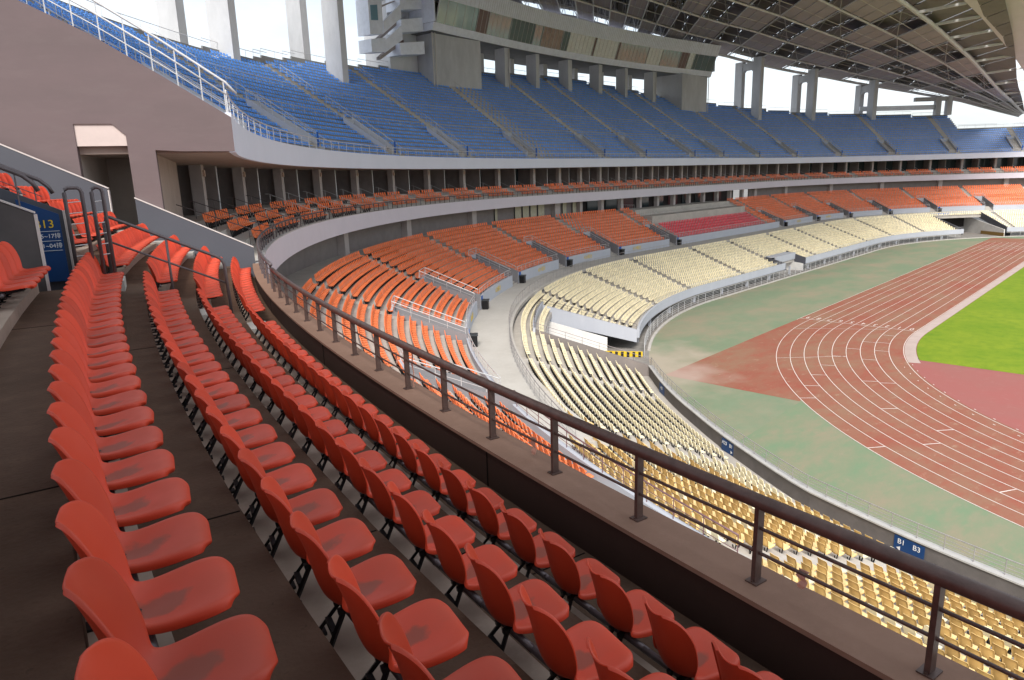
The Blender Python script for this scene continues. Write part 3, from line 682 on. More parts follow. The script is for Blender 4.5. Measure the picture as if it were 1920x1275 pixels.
mb.sweep([(30.4, 15.19), (40, 15.19), (40, 14.8), (30.4, 14.8)], 22.4, 24.0, 1)
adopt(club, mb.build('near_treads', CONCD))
mb = MB()
for k in range(1, 5):
    for s in (24.45,):
        d1 = KD + KDEP * (k - 1) + .038 + ksh(s); z = KZ + KR * (k - 1); h = .31
        for (da, zz) in ((.50, KR * .5),) if k < 4 else ((.5, KR * .5),):
            mb.box8([P(s + a, d, q) for q in (z + .002, z + zz) for a, d in ((-h, d1 - da), (h, d1 - da), (h, d1), (-h, d1))])
mb2 = MB()
for k in range(1, 11):
    s = 31.85; d1 = KD + KDEP * (k - 1) + .038 + ksh(s); z = KZ + KR * (k - 1)
    mb2.box8([P(s + a, d, q) for q in (z + .002, z + .2) for a, d in ((-.22, d1 - .5), (.22, d1 - .5), (.22, d1), (-.22, d1))])
adopt(club, mb.build('aisle_steps', CONC), mb2.build('aisle_steps', CONC))
jm = MB()
for s in (12.0, 15.95, 19.9, 27.6):
    for k in range(1, 8):
        d1 = KD + KDEP * (k - 1) + .04 + ksh(s); z = KZ + KR * (k - 1); d0 = d1 - KDEP if k > 1 else 26.57
        jm.box8([P(s + a, d, q) for q in (z - .01, z + .002) for a, d in ((-.006, d0 + .01), (.006, d0 + .01), (.006, d1), (-.006, d1))])
adopt(club, jm.build('tread_joints', mat('joint_gap', (.012, .01, .009), .95, spec=.05)))
for k in range(1, 10):
    for a, b in ((-8, 23.9 if k < 5 else 22.3), (24.9, 31.9)):
        pm = MB(); e1 = KD + KDEP * (k - 1); z = KZ + KR * (k - 1)
        pm.sweep([(e1 - .27, z + .002), (e1 - .27, z + .155), (e1 + .036, z + .155), (e1 + .036, z + .002)], a, b, .8, shift=ksh); adopt(club, pm.build('seat_plinth', PLINTH))
# far part: shallow box terraces
mb = MB(); mb.sweep(stairs(26.5, 27.05, 14.35, 1.05, .42, 3, 29.4), 32.3, SMAX, 1.5)
mb.sweep([(29.35, 15.6), (36, 15.6), (36, 15.2), (29.35, 15.2)], 32.3, SMAX, 1.5)
mb.sweep([(26.35, 12.965), (29.5, 12.965), (29.5, 13.0), (26.35, 13.0)], 24, SMAX, 1.5)
adopt(club, mb.build('box_terraces', CONC))
# sloping wall that closes the near block
div = empty('dividing_wall', P(32.2, 28, 14), 'slate grey sloping wall with pale top edge beside the last near orange seats', 'wall')
mb = MB(); slanted_wall(mb, 32.2, 26.5, 32.2, 30.18, 13.4, 14.95, 13.4, 16.88, .2); slanted_wall(mb, 32.0, 30.93, 32.0, 38, 14, 17.23, 14, 20.9, .2); adopt(div, mb.build('wall_face', PAINTD))
mb = MB(); slanted_wall(mb, 32.2, 26.5, 32.2, 30.2, 14.955, 14.985, 16.885, 16.915, .24); slanted_wall(mb, 32.0, 30.9, 32.0, 38, 17.235, 17.265, 20.905, 20.935, .24)
slanted_wall(mb, 32.0, 30.89, 32.0, 30.92, 15, 17.2, 15, 17.2, .22); adopt(div, mb.build('edge_trim', LEDGE))
# end wall of the upper tier
endw = empty('gable_wall', P(32.4, 30, 16), 'big mauve end wall below the blue seats with a doorway cut in it', 'wall')
mb = MB()
poly = [(26.76, 18.42), (28.6, 18.45), (29.35, 18.50), (29.35, 15.5), (30.2, 15.5), (30.2, 19.0), (30.58, 19.38), (31.73, 19.38), (31.73, 15.5), (50, 15.5), (50, 34.6), (44, 30.9),
        (32.64, 23.14), (30.83, 22.23), (28.87, 20.98), (26.76, 19.60)]
radial_wall(mb, poly, 32.4, .35); adopt(endw, mb.build('wall_face', PINK))
mb = MB(); radial_wall(mb, [(30.2, 18.66), (31.73, 18.66), (31.73, 19.38), (30.58, 19.38), (30.2, 19.0)], 32.39, .2); adopt(endw, mb.build('lintel_panel', mat('lit_lintel', (.60, .50, .47), .8, .1, 2)))  # wall colour made lighter; the light on the lintel is painted in
mb = MB(); slanted_wall(mb, 35.2, 29.7, 35.2, 34.0, 15.5, 18.7, 15.5, 18.7, .2); slanted_wall(mb, 32.6, 31.9, 35.2, 31.9, 15.5, 18.7, 15.5, 18.7, .2)
adopt(endw, mb.build('passage_wall', mat('passage_paint', (.5, .46, .43), .8, .15, 1)))
mb = MB(); mb.sweep([(29.4, 18.7), (32, 18.7), (32, 18.8), (29.4, 18.8)], 32.6, 35.2, 1); adopt(endw, mb.build('passage_ceiling', SHAFT))
mb = MB(); slanted_wall(mb, 33.0, 29.6, 39.5, 30.6, 15.4, 18.4, 15.4, 18.4, .25); adopt(endw, mb.build('lobby_wall', BEIGE))
# shafts, columns and glazing behind the boxes
bx = empty('box_lounge', P(60, 31, 15.6), 'dark recessed lounge front behind the orange box seats on the balcony', 'lounge')
mb = MB(); mb.sweep([(34.2, 15.6), (34.3, 15.6), (34.3, 18.4), (34.2, 18.4)], 38, SMAX, 2.0); adopt(bx, mb.build('glazing', GLASS))
BAY = 5.63; cols = [43.0 + BAY * i for i in range(37) if 43.0 + BAY * i < SMAX]
for s in cols:
    for a, b in ((.25, 31.2), (2.9, 31.0)):
        mb = MB(); slanted_wall(mb, s + a, b, s + a, 34.2, 15.6, 18.4, 15.6, 18.4, .11); adopt(bx, mb.build('partition', SHAFT))
for i, s in enumerate(cols[:26]):
    a = s + 3.2; m3 = MB(); m3.sweep([(34.1, 15.7), (34.15, 15.7), (34.15, 18.1), (34.1, 18.1)], a, a + 1.5, 1)
    adopt(bx, m3.build('lounge_window', mat('blue_reflecting_glass', (.05, .09, .13), .08, .5, .8, spec=.9)))
    m4 = MB(); m4.bar(P(s + 2.9, 30.95, 15.6), P(s + 2.9, 30.95, 18.4), .07); adopt(bx, m4.build('door_frame', STEELW))
for i, s in enumerate(cols):
    e = empty('balcony_column', P(s, 30.9, 15.6), 'pale square column with a small wall lamp on the balcony, %s from the mauve gable wall' % ordinal(i + 1), 'column', 'columns behind the box seats')
    h = .27 / scale_at(s, 30); mb = MB(); mb.box8([P(s + a, d, z) for z in (15.6, 18.4) for a, d in ((-h, 30.5), (h, 30.5), (h, 31.15), (-h, 31.15))]); adopt(e, mb.build('shaft', mat('column_paint', (.50, .45, .435))))
    if i < 12:
        mb = MB(); mb.box8([P(s + a, d, z) for z in (17.75, 18.1) for a, d in ((-.06, 30.38), (.06, 30.38), (.06, 30.5), (-.06, 30.5))]); adopt(e, mb.build('wall_lamp', mat('cream_lamp_body', (.6, .45, .36), .5)))
# box seats and the rails between boxes
for i in range(72):
    s = 39.9 - 2.815 + i * 2.815
    if s > 238: break
    e = empty('box_handrail', P(s, 28, 15), 'thin sloping handrail between the box seats, %s from the mauve gable wall' % ordinal(i + 1), 'handrail', 'handrails between the boxes')
    mb = MB(); mb.tube([P(s, 30.35, 16.5), P(s, 30.1, 16.5), P(s, 26.75, 15.15), P(s - .12, 26.4, 15.12)], .022, 6); adopt(e, mb.build('top_rail', STEELW if i > 4 else STEELG))
    if i < 30:
        for dd, zz in ((30.0, 15.6), (28.4, 15.2), (27.0, 14.4)):
            mb = MB(); mb.tube([P(s, dd, zz), P(s, dd, 15.15 + (dd - 26.75) * .403)], .018, 6); adopt(e, mb.build('post', STEELW if i > 4 else STEELG))
    g = .95 if i % 2 == 0 else .12
    for k in range(3):
        d = 27.05 + 1.05 * k - .05; a = s + .1 + (.55 if i % 2 == 0 else 0); b = s + 2.72 - (0 if i % 2 == 0 else .55)
        if d > 27.2 or True: seat_row('box', a, b, d, 14.35 + .42 * k, .46, k + 1, i + 1)

# ------------------------------------------------------------------ near rows
for k in range(1, 11):
    d = KD + KDEP * (k - 1); z = KZ + KR * (k - 1)
    seat_row('foreground', 23.85, 6.3 if k > 2 else 8.0, d, z, .52, k, 0, shift=ksh) if k <= 4 else seat_row('foreground', 22.1, 14.0, d, z, .52, k, 0, shift=ksh)
    s1 = 31.5; s0 = 24.95 if k <= 4 else 24.45 + .45
    seat_row('foreground', s0, s1, d, z, .52, k, 1, shift=ksh)

# ------------------------------------------------------------------ upper (blue) tier
TOPD = [(32, 44.3), (62, 44.3), (68, 45), (76, 48), (82, 49), (90, 51.5), (108, 53.2), (131, 54.5), (150, 53), (168, 51), (178, 50), (192, 47.6), (204, 46.3), (218.8, 44.6), (218.9, 38.4), (246, 37.6)]
BD, BZ, BDEP, BR = 27.6, 19.35, 0.80, 0.53
upper = empty('upper_stand', P(60, 26.75, 18.4), 'high steep terrace of blue seats that sweeps round under the roof', 'grandstand')
nrow = lambda s: int((interp(TOPD, s) - BD) / BDEP)
mb = MB(); wallmb = MB(); railmb = MB(); s = 32.6
while s < SMAX:
    n_ = nrow(s + .7); e_ = s
    while e_ < SMAX and nrow(e_ + .7) == n_: e_ += 1.4
    dt = BD + BDEP * (n_ - 1) + .9; zt = BZ + BR * (n_ - 1)
    mb.sweep(stairs(26.95, BD, BZ, BDEP, BR, n_, dt, under=.95), s, e_, 1.4)
    wallmb.sweep([(dt, zt - 1.5), (dt + .2, zt - 1.5), (dt + .2, zt + 1.0), (dt, zt + 1.0)], s, e_, 1.4)
    railmb.tube([P(s + (e_ - s) * q / 4, dt + .1, zt + 1.75) for q in range(5)], .035, 5)
    m_ = max(2, int((e_ - s) / 1.4))
    for q in range(m_): railmb.tube([P(s + (e_ - s) * q / m_, dt + .1, zt + 1.0), P(s + (e_ - s) * q / m_, dt + .1, zt + 1.75)], .02, 4)
    s = e_
adopt(upper, mb.build('seating_treads', CONC), wallmb.build('back_parapet', mat('grey_back_parapet', (.30, .30, .30), .8, .2, 1)))
UP = two_noise('upper_fascia_paint', [(0.675, 0.707, 0.813), (0.604, 0.632, 0.734), (0.719, 0.750, 0.860)], [(0.3, 0.4, 0.75, 0.5), (1.6, 0.5, 0.8, 0.4)], 0.7, bump=.02)
mb = MB(); mb.sweep([(26.75, 18.39), (26.95, 18.39), (26.95, 19.76), (26.75, 19.76)], 32.3, SMAX, 1.2); adopt(upper, mb.build('front_fascia', UP))
mb = MB(); mb.sweep([(26.96, 18.40), (36, 18.40), (36, 18.55), (26.96, 18.9)], 32.5, SMAX, 1.4); adopt(upper, mb.build('soffit', mat('soffit_paint', (.38, .30, .26), .85, .15, .8)))
bk = tag(railmb.build('skyline_handrail', STEELW), 'thin handrail along the very top edge of the blue seats against the sky', 'handrail')
# front rail of the blue tier
def ring_rail(name, s0, s1, d, z0, z1, bars, step, m, label, r=.03, pr_=.018, parts=True, flat=None, shift=None, posts_from=None, cat='railing'):
    e = empty(name, P((s0 + s1) / 2, d, z0), label, cat)
    sh = shift or (lambda s: 0); n = int(abs(s1 - s0) / .8) + 1
    mb = MB(); mb.tube([P(s0 + (s1 - s0) * i / n, d + sh(s0 + (s1 - s0) * i / n), z1) for i in range(n + 1)], r, 10 if r > .03 else 6); adopt(e, mb.build('top_rail', m, smooth=True))
    for zb in bars:
        mb = MB(); mb.tube([P(s0 + (s1 - s0) * i / n, d + sh(s0 + (s1 - s0) * i / n), zb) for i in range(n + 1)], pr_ * .7, 6); adopt(e, mb.build('lower_bar', m, smooth=True))
    s = posts_from if posts_from is not None else s0; cnt = 0; rest = MB(); sg = 1 if s1 > s0 else -1
    while (s - s1) * sg <= 1e-6:
        mbp = MB() if cnt < (95 if parts else 0) else rest
        dd = d + sh(s)
        if flat:
            h = flat[0] / 2 / scale_at(s, d); mbp.box8([P(s + a, q, z) for z in (z0, z1 - r * .5) for a, q in ((-h, dd - flat[1] / 2), (h, dd - flat[1] / 2), (h, dd + flat[1] / 2), (-h, dd + flat[1] / 2))])
        else: mbp.tube([P(s, dd, z0), P(s, dd, z1)], pr_, 6)
        if mbp is not rest: adopt(e, mbp.build('post', m))
        s += step * sg; cnt += 1
    if rest.v:
        o = rest.build('posts', m); adopt(e, o); o['kind'] = 'stuff'
    return e
ring_rail('upper_front_railing', 32.6, SMAX, 26.85, 19.76, 20.55, (20.0, 20.28), 1.35, STEELW, 'pale steel railing along the front lip of the blue upper tier', r=.035, pr_=.022, parts=False)
# nearest railing on the wide coping, in two lengths that meet at a small step
ring_rail('balcony_railing', 5.32, 26.75, 26.38, 14.37, 14.985, (14.60, 14.79), .857, STEELB, 'brown steel railing with flat posts on the wide parapet right in front', r=.054, pr_=.018, flat=(.034, .07), posts_from=5.32)
ring_rail('balcony_railing', 27.1, SMAX, 26.36, 14.37, 15.06, (14.56, 14.72, 14.89), .857, STEELG, 'slim grey railing round the far sweep of the balcony', r=.05, pr_=.016, flat=(.03, .06), posts_from=27.2)
nr = [o for o in bpy.data.objects if o.name.startswith('balcony_railing') and not o.name.endswith('.001')][0]
for q in range(25):
    s = 5.32 + .857 * q; mb = MB(); mb.box8([P(s + a, d, z) for z in (14.371, 14.381) for a, d in ((-.035, 26.32), (.035, 26.32), (.035, 26.44), (-.035, 26.44))])
    for dd in (26.335, 26.425): mb.tube([P(s, dd, 14.38), P(s, dd, 14.392)], .009, 6)
    adopt(nr, mb.build('base_plate', STEELB))
# cream tier rails
ring_rail('parapet_railing', 8, 51.2, 1.1, 2.2, 2.85, (2.35, 2.5, 2.65), 1.05, STEELL, 'light railing on the wall between the near cream seats and the track', r=.025, pr_=.018, shift=ysh)
ring_rail('parapet_railing', 65.2, 121.2, 1.12, 2.15, 2.62, (2.38,), 1.1, STEELW, 'low grey railing on the fascia below the first far cream rows', r=.02, pr_=.013, parts=False)
ring_rail('parapet_railing', 129.8, 201.6, 1.12, 2.15, 2.62, (2.38,), 1.1, STEELW, 'low grey railing on the fascia beyond the small canopy entrance', r=.02, pr_=.013, parts=False)
ring_rail('walkway_railing', 31.6, 52.4, 12.35, 5.0, 6.25, (5.55, 5.8, 6.02), 1.0, STEELL, 'grey railing behind the near cream seats along the walkway', r=.028, pr_=.016, shift=ysh)
ring_rail('walkway_railing', 53.0, 112, 12.35, 5.0, 6.25, (5.5, 5.9), 1.0, STEELL, 'grey railing behind the cream seats opposite the stair pits', r=.028, pr_=.014)
ring_rail('walkway_railing', 150.5, SMAX, 12.35, 5.0, 6.2, (5.5, 5.9), 1.2, STEELW, 'thin railing on the far walkway beyond the crimson seats', r=.025, pr_=.014, parts=False)
ring_rail('tunnel_head_railing', 52.6, 62.9, 10.3, 5.2, 5.75, (5.4, 5.58), .9, STEELG, 'short curved railing above the head of the white tunnel', r=.025, pr_=.014)
cur = 21.5
mlabels = ['maroon railing on the orange tier wall nearest the brown parapet', 'railing on the orange tier wall']
for i, (a, b) in enumerate(gaps):
    if a > 230: break
    ring_rail('terrace_railing', cur + .1, a - .05, 15.6, 6.55, 7.25, (6.75, 6.98), 1.1, STEELM if i < 1 else STEELW,
              mlabels[0] if i < 1 else 'front railing of the orange tier ending at the %s stair pit from the near end' % ordinal(i + 1), r=.03, pr_=.018, parts=i < 4)
    cur = b
ring_rail('moat_railing', 62.5, 200.5, .45, 0.0, 1.15, (.25, .5, .75, .95), 2.2, STEELW, 'white metal railing standing at the edge of the green apron', r=.03, pr_=.03, parts=True)
ring_rail('moat_railing', 213.5, 244, .45, 0.0, 1.15, (.25, .5, .75, .95), 2.2, STEELW, 'white metal railing beyond the far tunnel', r=.03, pr_=.03, parts=False)
# sloping rails along the service tunnel
for (sa, da, za, sb, db, zb, lab) in ((53.2, 10.5, 5.0, 51.25, 1.1, 2.15, 'thin rail on the brown grey side wall of the near tunnel'), (62.6, 10.6, 5.0, 64.5, 1.25, 2.13, 'thin rail on the sloping grey beam of the near tunnel')):
    e = empty('tunnel_side_railing', P(sa, da, za), lab, 'railing')
    mb = MB(); A, B_ = P(sa, da, za + .55), P(sb, db, zb + .55); mb.tube([A, B_], .022, 6); adopt(e, mb.build('top_rail', STEELG))
    mb = MB(); mb.tube([A - Vector((0, 0, .27)), B_ - Vector((0, 0, .27))], .012, 5); adopt(e, mb.build('lower_bar', STEELG))
    for q in range(8):
        t = A.lerp(B_, q / 7); mb = MB(); mb.tube([t, t - Vector((0, 0, .55))], .015, 5); adopt(e, mb.build('post', STEELG))

# pits, aisles and rails of the blue tier
for i, s in enumerate(AIS):
    if s < 40: continue
    n_ = nrow(s); mb = MB(); steps(mb, s, 1.0, BD, BZ, BDEP, BR, 1, n_); adopt(upper, mb.build('aisle_steps', CONC))
    e = empty('aisle_handrail', P(s + .5, 27, 20), 'silver handrail climbing the %s aisle of the blue seats from the mauve gable wall' % ordinal(i - 1), 'handrail', 'handrails up the blue tier')
    mb = MB(); so_ = s + .42
    for q in range(0, n_ - 1):
        d = BD + BDEP * q - .3; z = BZ + BR * q
        if q % 7 == 6: continue
        mb.tube([P(so_, d, z), P(so_, d, z + 1.05)], .02, 4)
        if q % 7 != 5: mb.tube([P(so_, d, z + 1.05), P(so_, d + BDEP, z + 1.05 + BR)], .026, 5)
        mb.tube([P(so_, d, z + .6), P(so_, d + BDEP * .9, z + .6 + BR * .9)], .014, 4) if q % 7 != 5 else None
    adopt(e, mb.build('rail', STEELW))
    v = s - .75; h = 1.05 / scale_at(s, 30)
    e = empty('stair_pit', P(v, 29, 20), 'grey walled stair pit low in the blue seats, %s from the mauve gable wall' % ordinal(i - 1), 'stairwell', 'stair pits in the blue tier')
    zt = lambda d: 19.35 + .6625 * (d - 27.6)
    mb = MB()
    for ss in (v - h, v + h): slanted_wall(mb, ss, 28.4, ss, 33.2, zt(28.4) - .3, zt(28.4) + .95, zt(33.2) - .3, zt(33.2) + 1.0, .14)
    adopt(e, mb.build('side_walls', PAINT))
    mb = MB(); slanted_wall(mb, v - h, 33.1, v + h, 33.1, zt(33) - .3, zt(33) + 1.0, zt(33) - .3, zt(33) + 1.0, .14); adopt(e, mb.build('head_wall', PAINT))
    mb = MB(); mb.box8([P(ss, d, z + (d - 28.4) * .6625) for z in (zt(28.4) + .06, zt(28.4) + .25) for ss, d in ((v - h, 28.5), (v + h, 28.5), (v + h, 33), (v - h, 33))]); adopt(e, mb.build('shadowed_shaft', mat('shaft_grey', (.42, .41, .40), .9)))
    mb = MB()
    for ss in (v - h, v + h):
        mb.tube([P(ss, 28.4, zt(28.4) + 1.5), P(ss, 33.2, zt(33.2) + 1.6), P(ss, 33.2, zt(33.2) + .9)], .028, 5)
        for q in range(6): mb.tube([P(ss, 28.4 + q * .93, zt(28.4 + q * .93) + .9), P(ss, 28.4 + q * .93, zt(28.4 + q * .93) + 1.5)], .015, 4)
    for zz in (.3, .55, .8, 1.05, 1.5): mb.tube([P(v - h, 28.35, zt(28.4) + zz), P(v + h * .2, 28.35, zt(28.4) + zz)], .018, 4)
    mb.tube([P(v - h, 33.2, zt(33.2) + 1.6), P(v + h, 33.2, zt(33.2) + 1.6)], .028, 5)
    adopt(e, mb.build('guard_rail', STEELW))
    sg = MB(); sg.box8([P(ss, d, z) for z in (zt(28.4) + .1, zt(28.4) + 1.5) for ss, d in ((v + h * .85, 28.30), (v + h * 1.15, 28.30), (v + h * 1.15, 28.36), (v + h * .85, 28.36))])
    adopt(e, sg.build('blue_sign', mat('blue_panel', (.01, .10, .42), .5)))
for i, (a, b) in enumerate(zip([33.2] + AIS[2:], AIS[2:] + [SMAX])):
    for lv, kk in (('lower', 8), ('middle', 14)):
        e = MB(); d = BD + BDEP * kk - .15; z = BZ + BR * kk + .95; q0, q1 = a + 1, b - 1.6; nn = max(2, int((q1 - q0) / 1.4)); 
        if q1 - q0 < 2: continue
        e.tube([P(q0 + (q1 - q0) * q / nn, d, z) for q in range(nn + 1)], .028, 5); e.tube([P(q0 + (q1 - q0) * q / nn, d, z - .35) for q in range(nn + 1)], .014, 4)
        for q in range(nn + 1): e.tube([P(q0 + (q1 - q0) * q / nn, d, z), P(q0 + (q1 - q0) * q / nn, d, z - .95)], .018, 4)
        tag(e.build('cross_handrail', STEELW), '%s level handrail across the %s block of blue seats from the mauve gable wall' % (lv, ordinal(i + 1)), 'handrail', 'level handrails in the blue tier')
# double rail up the top edge of the gable wall
e = empty('gable_railing', P(32.6, 27, 20), 'bright double steel railing climbing the top edge of the mauve gable wall', 'railing')
gl = [(26.85, 19.8), (28.87, 21.2), (30.83, 22.45), (32.64, 23.5), (44.0, 31.2)]
for nm, off, r in (('top_rail', 1.15, .045), ('middle_rail', .72, .035), ('lower_bar', .3, .02)):
    mb = MB(); mb.tube([P(32.6, 26.5, 20.45 if off > 1 else 19.9 + off * .4)] * (1 if off > 1 else 0) + [P(32.6, d, z + off - .1) for d, z in gl], r, 8); adopt(e, mb.build(nm, STEELW, smooth=True))
for q in range(24):
    d = 26.9 + q * .74; z = interp(gl, d); mb = MB(); mb.tube([P(32.6, d, z - .3), P(32.6, d, z + 1.05)], .022, 5); adopt(e, mb.build('post', STEELW))

# seats of the blue tier
for k in range(1, 36):
    d = BD + BDEP * (k - 1); z = BZ + BR * (k - 1); s = 32.9
    aa = [a for a in AIS if a > 40]
    for r0, r1 in row_runs(33.0, 242, aa, 1.35, d):
        # trim where the tier has fewer rows
        q = r0
        while q < r1 and nrow(q) < k: q += .5
        t = r1
        while t > q and nrow(t) < k: t -= .5
        if t - q < .6: continue
        if 2 <= k <= 7:
            h = 1.25 / scale_at(q, 30)
            near = [a for a in aa if abs((a - .75) - t) < 1.6]
            if near: t = min(t, near[0] - .75 - h)
        seat_row('blue', q, t, d, z, .52, k, sum(1 for a in aa if a < (q + t) / 2) + 1, drop=.0)

# ------------------------------------------------------------------ nearest fittings: stair well, sign, hoops, handrails
well = empty('stair_well', P(23.2, 31, 15), 'narrow stair well with dark sloping side walls among the near orange seats', 'stairwell')
mb = MB(); slanted_wall(mb, 22.45, 30.74, 22.45, 38, 14.6, 16.88, 14.6, 20.5, .12); adopt(well, mb.build('near_wall', mat('dark_side_wall', (.10, .09, .09), .8, .2, 2)))
mb = MB(); slanted_wall(mb, 23.98, 30.52, 23.98, 38, 14.6, 16.86, 14.6, 20.6, .1); adopt(well, mb.build('far_wall', PAINTD))
mb = MB(); slanted_wall(mb, 22.45, 30.72, 22.45, 38, 16.885, 16.91, 20.505, 20.53, .15); slanted_wall(mb, 22.45, 30.70, 22.45, 30.735, 15.2, 16.87, 15.2, 16.87, .14)
slanted_wall(mb, 23.98, 30.48, 23.98, 30.515, 15.3, 16.86, 15.3, 16.86, .12); adopt(well, mb.build('edge_trim', LEDGE))
sgn = empty('seat_sign', P(23.86, 30.8, 16.1), 'blue sign lettered B13 on the side wall of the near stair well', 'sign')
mb = MB(); slanted_wall(mb, 23.86, 30.57, 23.86, 31.2, 15.55, 16.80, 15.55, 17.10, .03); adopt(sgn, mb.build('sign_face', BLUE_SIGN))
def plate_text(txt, size, s, d, z, m, root, name='lettering', mode='tan', off=0.02):
    x, y, nx, ny = base(s, d)
    if mode == 'tan': right = Vector((-nx, -ny, 0)); nor = Vector((-ny, nx, 0))
    elif mode == 'out': right = Vector((-ny, nx, 0)); nor = Vector((nx, ny, 0))
    else: right = Vector((ny, -nx, 0)); nor = Vector((-nx, -ny, 0))
    up = Vector((0, 0, 1)); M = Matrix((right, up, nor)).transposed().to_4x4(); M.translation = Vector((x, y, z)) + nor * off
    o = text_mesh(txt, size, M, name, m); adopt(root, o); return o
plate_text('B13', .21, 23.86, 30.83, 16.62, YELLOW, sgn, mode='tan')
plate_text('05~17排', .105, 23.86, 30.78, 16.40, WHITE, sgn, mode='tan')
plate_text('01~04排', .105, 23.86, 30.78, 16.22, WHITE, sgn, mode='tan')
mb = MB()
for z in (16.49, 16.31, 16.13): slanted_wall(mb, 23.84, 30.6, 23.84, 31.1, z, z + .007, z, z + .007, .012)
adopt(sgn, mb.build('rule_line', WHITE))
for s, off, lab in ((22.45, .55, 'grey tube handrail on the near wall of the stair well'), (23.98, .50, 'grey tube handrail above the blue B13 sign')):
    e = empty('well_handrail', P(s, 31, 17), lab, 'handrail')
    mb = MB(); z0 = 16.9 + off; pts = [P(s, 38, z0 + 3.6)] + [P(s, 31.0 - .1 * q, z0 + .13 - .05 * q) for q in range(3)] + [P(s, 30.68, z0 - .09), P(s, 30.62, z0 - .22)]
    mb.tube(pts, .036, 10); adopt(e, mb.build('top_rail', STEELG, smooth=True))
    mb = MB(); mb.tube([P(s, 38, z0 + 3.3), P(s, 30.8, z0 - .27)], .008, 5); adopt(e, mb.build('lower_bar', STEELG))
    for q in range(4): mb = MB(); mb.tube([P(s, 30.9 + q, 16.8 + .5 * q), P(s, 30.9 + q, z0 + .05 + .5 * q)], .011, 5); adopt(e, mb.build('post', STEELG))
for (da, db, lab) in ((30.42, 30.14, 'taller looking ladder shaped grey hoop beside the blue B13 sign'), (29.98, 29.80, 'grey hoop with short rungs at the top of the long sloping handrail')):
    s = 23.78; e = empty('tube_hoop', P(s, (da + db) / 2, 15.3), lab, 'hoop rail')
    mb = MB(); zt_ = 17.27; mb.tube([P(s, da, 15.2), P(s, da, zt_ - .09), P(s, da - .02, zt_ - .03), P(s, da - .07, zt_), P(s, db + .07, zt_), P(s, db + .02, zt_ - .03), P(s, db, zt_ - .09), P(s, db, 15.2)], .034, 10); adopt(e, mb.build('hoop', STEELG, smooth=True))
    for q in range(6): mb = MB(); mb.tube([P(s, da, 17.0 - q * .2), P(s, db, 17.02 - q * .2)], .01, 6); adopt(e, mb.build('rung', STEELW))
e = empty('aisle_handrail', P(24.0, 28.8, 15), 'long grey handrail running down the stair aisle between the two near blocks', 'handrail')
s = 23.95
mb = MB(); mb.tube([P(s, 29.87, 15.25), P(s, 29.87, 16.6), P(s, 29.84, 16.68), P(s, 29.77, 16.70), P(s, 27.95, 15.80), P(s, 27.86, 15.74), P(s, 27.80, 15.62), P(s, 27.76, 14.35)], .033, 10); adopt(e, mb.build('top_rail', STEELG, smooth=True))
mb = MB(); mb.tube([P(s, 29.87, 16.25), P(s, 27.80, 15.22)], .02, 8); adopt(e, mb.build('lower_bar', STEELG, smooth=True))
mb = MB(); mb.tube([P(s, 28.83, 14.8), P(s, 28.83, 16.24)], .026, 8); adopt(e, mb.build('post', STEELG, smooth=True))
TAPE = mat('peach_tape', (.62, .38, .30), .6)
for i, (s, z0, z1, wd) in enumerate(((18.92, 14.96, 14.42, .03), (19.35, 14.80, 14.62, .035), (16.75, 14.62, 14.42, .05), (14.5, 14.62, 14.47, .04))):
    mb = MB(); pts = [P(s + .01 * ((q * 7) % 3 - 1), 26.36 - .008 * (q % 2), z0 + (z1 - z0) * q / 5) for q in range(6)]
    x, y, nx, ny = base(s, 26); tv = Vector((ny, -nx, 0)); nv = Vector((nx, ny, 0)) * .0015
    for q in range(5):
        w0, w1 = wd * (1, .7, .9, .6, .8, .5)[q], wd * (1, .7, .9, .6, .8, .5)[q + 1]
        mb.box8([pts[q] - tv * w0 - nv, pts[q] + tv * w0 - nv, pts[q] + tv * w0 + nv, pts[q] - tv * w0 + nv, pts[q + 1] - tv * w1 - nv, pts[q + 1] + tv * w1 - nv, pts[q + 1] + tv * w1 + nv, pts[q + 1] - tv * w1 + nv])
    tag(mb.build('tape_strip', TAPE), ['long', 'short', 'crumpled', 'torn'][i] + ' peach tape remnant hanging on the brown railing, %s from the left' % ordinal((2, 1, 3, 4)[i]), 'tape')

# ------------------------------------------------------------------ signs on the cream tier and numbers on walls
def parapet_sign(s, wd, texts, label, hh=.72):
    d = 1.27 + ysh(s); e = empty('direction_sign', P(s, d, 1.4), label, 'sign')
    h = wd / 2; mb = MB(); mb.box8([P(s + a, q, z) for z in (2.05 - hh, 2.05) for a, q in ((-h, d), (h, d), (h, d + .03), (-h, d + .03))]); adopt(e, mb.build('sign_face', BLUE_SIGN))
    for t, ds, z, sz in texts: plate_text(t, sz, s - ds, d + .03, z, WHITE, e, mode='out', off=.01)
    return e
def arrow(e, s, z, left, sz=.1):
    d = 1.27 + ysh(s) + .04; mb = MB(); sg = 1 if left else -1
    mb.v = [tuple(P(s + sg * sz, d, z)), tuple(P(s - sg * sz * .7, d, z + sz)), tuple(P(s - sg * sz * .7, d, z - sz))]; mb.f = [(0, 1, 2)]
    adopt(e, mb.build('arrow', WHITE, recalc=False))
e = parapet_sign(35.55, 1.15, [('A23', -.30, 1.83, .30), ('B1', .32, 1.83, .30)], 'small blue sign lettered A23 B1 on the track side wall'); arrow(e, 35.95, 1.53, True); arrow(e, 35.1, 1.53, False)
e = parapet_sign(23.9, 1.25, [('B1', -.32, 1.83, .32), ('B3', .32, 1.83, .32)], 'nearer blue sign lettered B1 B3 on the track side wall'); arrow(e, 24.3, 1.53, True); arrow(e, 23.5, 1.53, False)
e = parapet_sign(46.6, 1.1, [('A23', 0, 1.75, .28)], 'dark blue sign near the corner of the cream tier by the tunnel')
